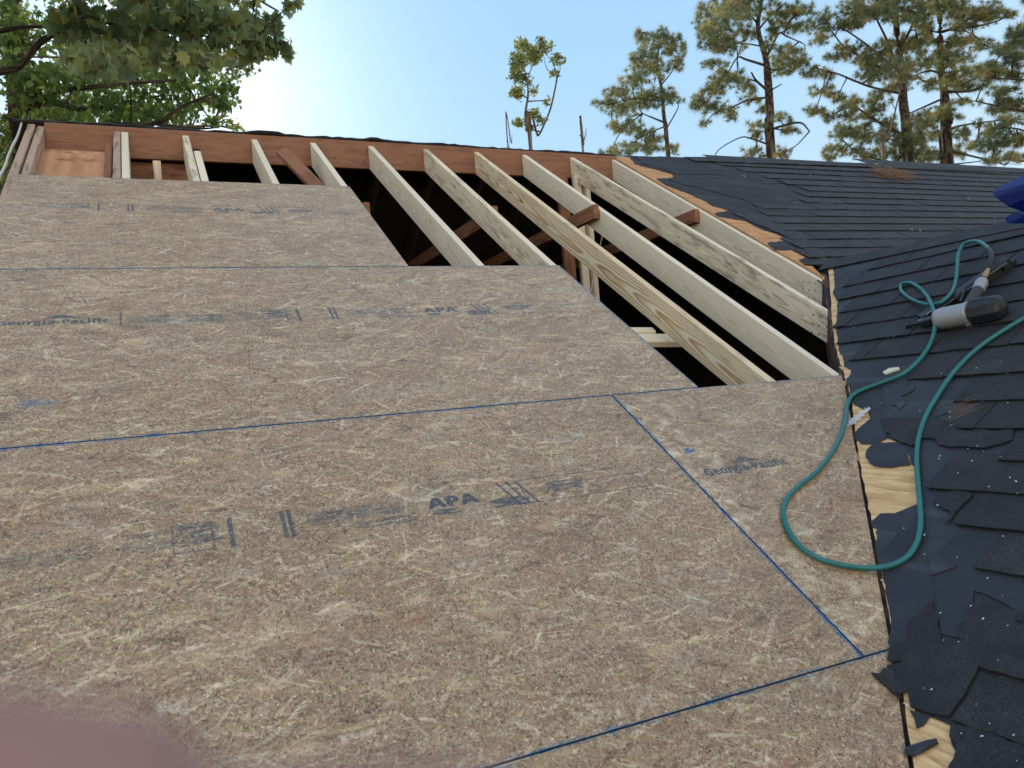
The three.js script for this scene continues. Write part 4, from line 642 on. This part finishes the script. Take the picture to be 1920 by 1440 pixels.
// ---------------------------------------------------------------- hose, nailer, tarp, scraps
const HOSE = new THREE.MeshPhysicalMaterial({ color: new THREE.Color().setRGB(0.012, 0.15, 0.145), roughness: 0.45, clearcoat: 0.2 });
{
  // [px, py, height over the plane, plane]
  const S = (x, y, z = 0.012) => sideW(...sp(x, y, z), z), N = (x, y, z = 0.011) => mainW(...mp(x, y, z), z);
  const pts = [S(1858, 472, 0.085), S(1848, 461, 0.083), S(1828, 452, 0.075), S(1808, 457, 0.065), S(1798, 474, 0.055), S(1795, 500, 0.045), S(1792, 528, 0.036), S(1782, 552, 0.056), S(1765, 567, 0.066), S(1744, 571, 0.05), S(1720, 566, 0.03), S(1700, 555, 0.017), S(1689, 543, 0.017), S(1691, 532, 0.017), S(1704, 530, 0.018), S(1720, 537, 0.022), S(1735, 551, 0.045), S(1746, 570, 0.068), S(1753, 592, 0.06), S(1753, 612, 0.04), S(1748, 636, 0.022), S(1735, 661, 0.018), S(1714, 685, 0.018), S(1690, 703, 0.018), S(1660, 715, 0.014), S(1622, 729, 0.012), S(1600, 740, 0.012),
    N(1590, 757), N(1586, 785), N(1577, 816), N(1559, 851), N(1531, 885), N(1501, 909), N(1479, 931), N(1469, 956), N(1475, 986), N(1496, 1020), N(1531, 1045), N(1576, 1059), N(1626, 1065), S(1668, 1061), S(1700, 1045), S(1718, 1020, 0.014), S(1726, 985), S(1725, 945), S(1721, 900), S(1719, 855), S(1723, 820, 0.013), S(1736, 780, 0.015), S(1756, 745, 0.016), S(1786, 701, 0.018), S(1831, 655, 0.018), S(1881, 620, 0.018), S(1926, 594, 0.018), S(1990, 565, 0.02), S(2080, 530, 0.02), S(2160, 470, 0.02)];
  const c = new THREE.CatmullRomCurve3(pts, false, 'centripetal');
  const g = new THREE.TubeGeometry(c, 520, 0.0080, 10, false);
  const hose = mesh('air_hose', g, HOSE, scene); tag(hose, 'teal rubber air hose looping from the nail gun over the roof joint', 'hose');
}
{
  const hgt = 0.046, A = sp(1757, 599, hgt), B = sp(1886, 574, hgt), o = sideW(A[0], A[1], hgt), ex = sideW(B[0], B[1], hgt).sub(o), L = ex.length(); ex.normalize();
  const nz = V(-Math.sin(CB), Math.cos(CB), 0), ey = nz.clone().cross(ex), gun = thing('nail_gun', 'grey and black pneumatic nail gun lying on the shingles', 'nail gun', null, o);
  gun.setRotationFromMatrix(new THREE.Matrix4().makeBasis(ex, ey, nz));
  const loc = (px, py, z) => { const p = sp(px, py, z), d = sideW(p[0], p[1], z).sub(o); return V(d.dot(ex), d.dot(ey), d.dot(nz)); };
  const alum = std({ color: new THREE.Color().setRGB(0.36, 0.37, 0.38), roughness: 0.48, metalness: 0.35 }), black = std({ color: new THREE.Color().setRGB(0.016, 0.018, 0.022), roughness: 0.5 }), rubber = std({ color: new THREE.Color().setRGB(0.05, 0.055, 0.062), roughness: 0.8 }), brass = std({ color: new THREE.Color().setRGB(0.42, 0.30, 0.15), roughness: 0.4, metalness: 0.6 }), steel = std({ color: new THREE.Color().setRGB(0.2, 0.2, 0.21), roughness: 0.4, metalness: 0.7 });
  const lathe = (pr, seg = 28) => { const g = new THREE.LatheGeometry(pr.map((p) => new THREE.Vector2(p[1], p[0])), seg); g.rotateZ(-Math.PI / 2); return g; };
  const facet = (pr, seg) => { const g = lathe(pr, seg).toNonIndexed(); g.deleteAttribute('normal'); g.computeVertexNormals(); return g; };
  const r = 0.042, m = L * 0.53;
  mesh('body', lathe([[0, 0.0], [0, r * 0.86], [0.006, r * 0.94], [0.02, r], [m - 0.02, r * 1.02], [m - 0.016, r * 1.07], [m, r * 1.07], [m, 0]]), alum, gun);
  mesh('flange', (() => { const g = new THREE.BoxGeometry(0.02, 0.022, 0.03); g.translate(m - 0.012, -0.026, -0.028); return g; })(), alum, gun);
  const cap = mesh('cap', facet([[m, 0], [m, r * 1.05], [m + 0.008, r * 1.2], [L * 0.84, r * 1.2], [L * 0.93, r * 1.1], [L * 0.97, r * 0.8], [L + 0.003, 0]], 9), black, gun);
  const vent = new THREE.BoxGeometry(0.048, 0.016, 0.005); mesh('vent', vent.translate(m + 0.035, 0.004, r * 1.19), rubber, cap);
  for (let i = 0; i < 3; i++) { const s = new THREE.BoxGeometry(0.034, 0.0035, 0.004); mesh('fin', s.translate(m + 0.04, -0.018 - i * 0.007, r * 1.0 - i * 0.004), rubber, cap); }
  // nose and its guard
  const box = (a, b, w, hh) => { const d = b.clone().sub(a), l = d.length(); d.normalize(); const y = V(0, 0, 1).cross(d).normalize(), z = d.clone().cross(y), g = board(l, w, hh, { c: 0.004 }); g.applyMatrix4(frame(d, y, z, a.clone().addScaledVector(z, hh / 2))); return g; };
  mesh('nose', mergeGeometries([box(loc(1764, 596, 0.036), loc(1728, 606, 0.028), 0.034, 0.03), box(loc(1732, 604, 0.026), loc(1702, 611, 0.02), 0.012, 0.014), box(loc(1706, 609, 0.021), loc(1699, 612, 0.019), 0.02, 0.02)]), black, gun);
  mesh('guard', box(loc(1722, 602, 0.03), loc(1752, 578, 0.05), 0.012, 0.006), steel, gun);
  const mag = mesh('magazine', box(loc(1730, 604, 0.014), loc(1893, 494, 0.022), 0.04, 0.06), black, gun);
  mesh('rail', box(loc(1746, 590, 0.036), loc(1888, 492, 0.044), 0.007, 0.004), steel, mag); mesh('follower', box(loc(1880, 504, 0.03), loc(1901, 489, 0.02), 0.018, 0.02), black, mag);
  // handle with its end collar and fitting
  const h0 = loc(1812, 582, 0.06), h1 = loc(1836, 541, 0.058), h2 = loc(1842, 527, 0.06), h3 = loc(1853, 505, 0.068);
  mesh('handle', tube([h0, h0.clone().lerp(h1, 0.5).add(V(0, 0, 0.003)), h1], [0.024, 0.021, 0.022], 14, 12), rubber, gun);
  mesh('collar', tube([h1.clone().lerp(h0, 0.12), h1.clone().lerp(h2, 0.6), h2], [0.022, 0.025, 0.02], 16, 8), alum, gun);
  mesh('ring', tube([h2, h2.clone().lerp(h3, 0.14)], [0.019, 0.019], 14, 4), black, gun);
  mesh('fitting', tube([h2.clone().lerp(h3, 0.1), h2.clone().lerp(h3, 0.55), h3], [0.010, 0.012, 0.008], 10, 6), brass, gun);
  mesh('strain_relief', tube([h3, loc(1858, 490, 0.08), loc(1859, 478, 0.085), loc(1854, 467, 0.085)], [0.0085, 0.0105, 0.0105, 0.0095], 10, 12), black, gun);
  mesh('trigger', box(loc(1800, 565, 0.05), loc(1808, 545, 0.045), 0.01, 0.008), black, gun);
  mesh('bracket', box(loc(1790, 562, 0.03), loc(1812, 546, 0.035), 0.02, 0.03), black, gun);
}
{
  // folded blue tarp bunched on the side ridge
  const D = 3.32, blue = new THREE.MeshPhysicalMaterial({ color: new THREE.Color().setRGB(0.0, 0.009, 0.095), roughness: 0.45, specularIntensity: 0.12 });
  const o = at(1925, 410, D), t = thing('tarp', 'glossy blue plastic tarp bunched on the gable ridge at the right edge', 'tarp', null, o);
  const P = (x, y, d) => at(x, y, D + d).sub(o);
  const fold = (list) => { const g = new ConvexGeometry(list.map((p) => P(...p))); return g; };
  mesh('fold', fold([[1861, 361, 0.02], [1866, 355, 0.05], [1884, 345, 0.06], [1926, 325, 0.08], [2010, 290, 0.1], [2060, 300, 0.0], [1866, 369, 0.0], [1890, 387, -0.03], [1925, 400, -0.05], [2040, 420, -0.1], [1920, 345, -0.06], [1900, 352, -0.03], [1990, 340, -0.14]]), blue, t);
  mesh('fold', fold([[1883, 410, 0.03], [1903, 396, 0.04], [1940, 398, 0.06], [2040, 380, 0.05], [1890, 419, -0.02], [1925, 414, -0.03], [2040, 420, -0.06], [1925, 402, -0.03]]), blue, t);
}
{
  // small loose scraps
  const scrap = (name, label, cat, pts, th, z, mat, F) => { const q = pts.map(([x, y]) => hit(F, x, y, z)), cx = q.reduce((a, p) => a + p[0], 0) / q.length, cy = q.reduce((a, p) => a + p[1], 0) / q.length; const m = mesh(name, poly(q.map((p) => [p[0] - cx, p[1] - cy]), th), mat, scene); place(m, off(F, cx, cy, z)); return tag(m, label, cat); };
  scrap('wood_chip', 'pale wood splinter lying on felt above the hose', 'wood chip', [[1656, 699], [1668, 692], [1686, 690], [1688, 694], [1672, 699], [1660, 703]], 0.005, 0.006, M.wood[3], SIDE);
  scrap('felt_scrap', 'dark pointed shingle scrap across the lowest plywood gap', 'shingle scrap', [[1700, 1404], [1740, 1391], [1758, 1388], [1760, 1395], [1714, 1420], [1698, 1415]], 0.006, 0.006, M.felt2, SIDE);
  const film = new THREE.MeshPhysicalMaterial({ color: new THREE.Color().setRGB(0.8, 0.82, 0.86), roughness: 0.25, transmission: 0.45, thickness: 0, side: THREE.DoubleSide });
  { const a = hit(SIDE, 1590, 800, 0.01), b = hit(SIDE, 1630, 765, 0.01), P = [], N = 14; const d = [b[0] - a[0], b[1] - a[1]], l = Math.hypot(...d), n = [-d[1] / l, d[0] / l]; for (let i = 0; i <= N; i++) for (const s of [-1, -0.3, 0.35, 1]) { const w = 0.02 * Math.sin(0.35 + 2.4 * i / N); P.push([a[0] + d[0] * i / N + n[0] * s * w, a[1] + d[1] * i / N + n[1] * s * w, 0.006 + R() * 0.012]); }
    const pos = [], I = []; const c0 = sideW(a[0], a[1], 0); P.forEach((p) => { const v = sideW(p[0], p[1], p[2]).sub(c0); pos.push(v.x, v.y, v.z); }); for (let i = 0; i < N; i++) for (let j = 0; j < 3; j++) { const q = i * 4 + j; I.push(q, q + 4, q + 1, q + 1, q + 4, q + 5); } const g = new THREE.BufferGeometry(); g.setAttribute('position', new THREE.Float32BufferAttribute(pos, 3)); g.setIndex(I); g.computeVertexNormals(); const m = mesh('plastic_strip', g, film, scene); m.position.copy(c0); tag(m, 'crumpled clear plastic strip beside the hose at the valley', 'plastic strip'); }
  const bits = []; const bit = (F, x, y, s, z = 0.014) => { const q = hit(F, x, y, z), g = new THREE.TetrahedronGeometry(s); g.scale(rr(0.7, 2.4), rr(0.6, 1), 0.35); g.rotateZ(rr(0, 6)); g.applyMatrix4(off(F, q[0], q[1], z)); bits.push(g); };
  for (const [x, y] of [[1722, 987], [1733, 1003], [1758, 947], [1762, 855], [1760, 860], [1706, 752], [1725, 770], [1781, 772], [1781, 782], [1783, 797], [1815, 841], [1844, 846], [1876, 856], [1822, 864], [1820, 1136], [1843, 1160], [1769, 1200], [1797, 1203], [1565, 513], [1573, 516], [1803, 495], [1712, 626], [1675, 631], [1685, 650], [1639, 684], [1640, 1085], [1700, 1322], [1695, 1318], [1802, 1375], [1900, 1378], [1830, 1320], [1905, 902], [1907, 925], [1880, 1005], [1854, 912], [1765, 700], [1750, 705], [1830, 690], [1890, 700], [1655, 505], [1580, 492]]) bit(SIDE, x, y, rr(0.0015, 0.0034));
  for (let i = 0; i < 30; i++) bit(SIDE, rr(1600, 1915), rr(600, 1430), rr(0.0012, 0.003)); 
  for (const [x, y] of [[1740, 350], [1815, 372], [1710, 430], [1725, 432], [1520, 330], [1395, 330], [1810, 405], [1865, 408]]) bit(MAIN, x, y, rr(0.006, 0.011));
  tag(mesh('debris', mergeGeometries(bits), M.paper, scene), 'white specks of paper and nail debris scattered on the shingles', 'debris', null, 'stuff');
  const straw = []; const sm = std({ color: new THREE.Color().setRGB(0.19, 0.125, 0.085), roughness: 0.9 });
  for (let i = 0; i < 170; i++) { const x = 1660 + gauss() * 32, y = 327 + (x - 1660) * 0.17 + gauss() * 6, q = mp(x, y, 0.02), z = 0.012 + R() * 0.05, a = rr(-0.8, 0.5) + (R() < 0.3 ? rr(-1, 1) : 0), l = rr(0.06, 0.22); const A = mainW(q[0], q[1], z), B = mainW(q[0] + Math.cos(a) * l, q[1] + Math.sin(a) * l, z + rr(-0.012, 0.03)); straw.push(tube([A, A.clone().lerp(B, 0.5).add(V(0, 0.008, 0)), B], [0.0022, 0.0022, 0.001], 3, 3)); }
  for (let i = 0; i < 26; i++) { const q = sp(1790 + gauss() * 22, 778 + gauss() * 20, 0.014), a = rr(0.3, 1.2), l = rr(0.04, 0.1); const A = sideW(q[0], q[1], 0.014), B = sideW(q[0] + Math.cos(a) * l, q[1] + Math.sin(a) * l, 0.017); straw.push(tube([A, A.clone().lerp(B, 0.5), B], [0.0007, 0.0007, 0.0004], 3, 3)); }
  tag(mesh('pine_straw', mergeGeometries(straw), sm, scene), 'fallen brown pine needles on the black shingles', 'pine straw', null, 'stuff');
}

// ---------------------------------------------------------------- the hand at the lens
{
  const cam = (x, y, z) => EYE.clone().addScaledVector(RGT, x).addScaledVector(UPV, y).addScaledVector(FWD, z);
  // joints in metres: right, up, forward of the lens
  const chain = [
    [[-0.098, -0.058, 0.036, 0.0125], [-0.068, -0.0345, 0.052, 0.0100], [-0.047, -0.0306, 0.056, 0.0090], [-0.0285, -0.0317, 0.055, 0.0081]],
    [[-0.096, -0.068, 0.030, 0.0125], [-0.058, -0.0430, 0.047, 0.0100], [-0.027, -0.0343, 0.050, 0.0088], [-0.0100, -0.0322, 0.050, 0.0078]],
    [[-0.094, -0.084, 0.026, 0.012], [-0.060, -0.064, 0.044, 0.0098], [-0.036, -0.0585, 0.046, 0.0088], [-0.021, -0.0590, 0.042, 0.0078]],
    [[-0.094, -0.098, 0.024, 0.011], [-0.066, -0.083, 0.040, 0.0086], [-0.047, -0.0790, 0.042, 0.0078], [-0.034, -0.0795, 0.038, 0.0068]],
    [[-0.118, -0.090, 0.008, 0.015], [-0.094, -0.078, -0.012, 0.0115], [-0.070, -0.070, -0.018, 0.0100], [-0.050, -0.068, -0.016, 0.0085]]];
  const palm = [[[-0.098, -0.060, 0.034, 0.014], [-0.142, -0.104, 0.014, 0.02]], [[-0.096, -0.080, 0.028, 0.014], [-0.146, -0.112, 0.012, 0.02]], [[-0.096, -0.098, 0.024, 0.013], [-0.150, -0.120, 0.010, 0.019]], [[-0.118, -0.090, 0.008, 0.016], [-0.148, -0.112, 0.010, 0.02]], [[-0.146, -0.112, 0.012, 0.022], [-0.185, -0.165, 0.004, 0.026]]];
  const cx = -0.1, cy = -0.1, cz = 0.02, HS = 0.1, N = 72, mc = new MarchingCubes(N, M.paper, false, false, 120000);
  const cap = (p, a, b) => { const ab = [b[0] - a[0], b[1] - a[1], b[2] - a[2]], ap = [p[0] - a[0], p[1] - a[1], p[2] - a[2]], t = Math.max(0, Math.min(1, (ap[0] * ab[0] + ap[1] * ab[1] + ap[2] * ab[2]) / (ab[0] ** 2 + ab[1] ** 2 + ab[2] ** 2))); return Math.hypot(ap[0] - t * ab[0], ap[1] - t * ab[1], ap[2] - t * ab[2]) - (a[3] + (b[3] - a[3]) * t); };
  const smin = (a, b, k) => { const q = Math.max(0, k - Math.abs(a - b)) / k; return Math.min(a, b) - q * q * k * 0.25; };
  for (let k = 0; k < N; k++) for (let j = 0; j < N; j++) for (let i = 0; i < N; i++) {
    const p = [cx + HS * (i - N / 2) / (N / 2), cy + HS * (j - N / 2) / (N / 2), cz + HS * (k - N / 2) / (N / 2)];
    let pd = 1; for (const s of palm) pd = smin(pd, cap(p, s[0], s[1]), 0.018);
    let d = pd; for (const c of chain) { let f = 1; for (let q = 0; q < 3; q++) f = smin(f, cap(p, c[q], c[q + 1]), 0.003); const base = Math.hypot(p[0] - c[0][0], p[1] - c[0][1], p[2] - c[0][2]); d = base < 0.03 ? smin(d, f, 0.012 * (1 - base / 0.03) + 0.0005) : Math.min(d, f); }
    mc.field[i + j * N + k * N * N] = -d;
  }
  mc.isolation = 0; mc.update();
  const pos = [], n = mc.count; for (let i = 0; i < n; i++) { const x = mc.positionArray[i * 3], y = mc.positionArray[i * 3 + 1], z = mc.positionArray[i * 3 + 2], w = cam(cx + HS * x + 0.0075, cy + HS * y + 0.0078, cz + HS * z - 0.018).sub(EYE); pos.push(w.x, w.y, w.z); }
  let g = new THREE.BufferGeometry(); g.setAttribute('position', new THREE.Float32BufferAttribute(pos, 3)); g = mergeVertices(g, 1e-5);
  const ix = g.index.array; for (let i = 0; i < ix.length; i += 3) { const t = ix[i + 1]; ix[i + 1] = ix[i + 2]; ix[i + 2] = t; }
  g.computeVertexNormals();
  const skin = new THREE.MeshPhysicalMaterial({ color: new THREE.Color().setRGB(0.33, 0.18, 0.15), roughness: 0.8, specularIntensity: 0.4, sheen: 0.2 });
  const p = thing('person', 'blurred fingertips of the person holding the camera, lower left corner', 'person', null, EYE.clone());
  mesh('hand', g, skin, p);
  const fa = tube([[-0.165, -0.138, 0.008], [-0.2, -0.19, 0.0], [-0.26, -0.30, -0.03], [-0.3, -0.42, -0.08]].map((q) => cam(q[0] + 0.0075, q[1] + 0.0078, q[2] - 0.018).sub(EYE)), [0.024, 0.027, 0.036, 0.042], 16, 18); mesh('forearm', fa, skin, p);
}
renderer.render(scene, camera);
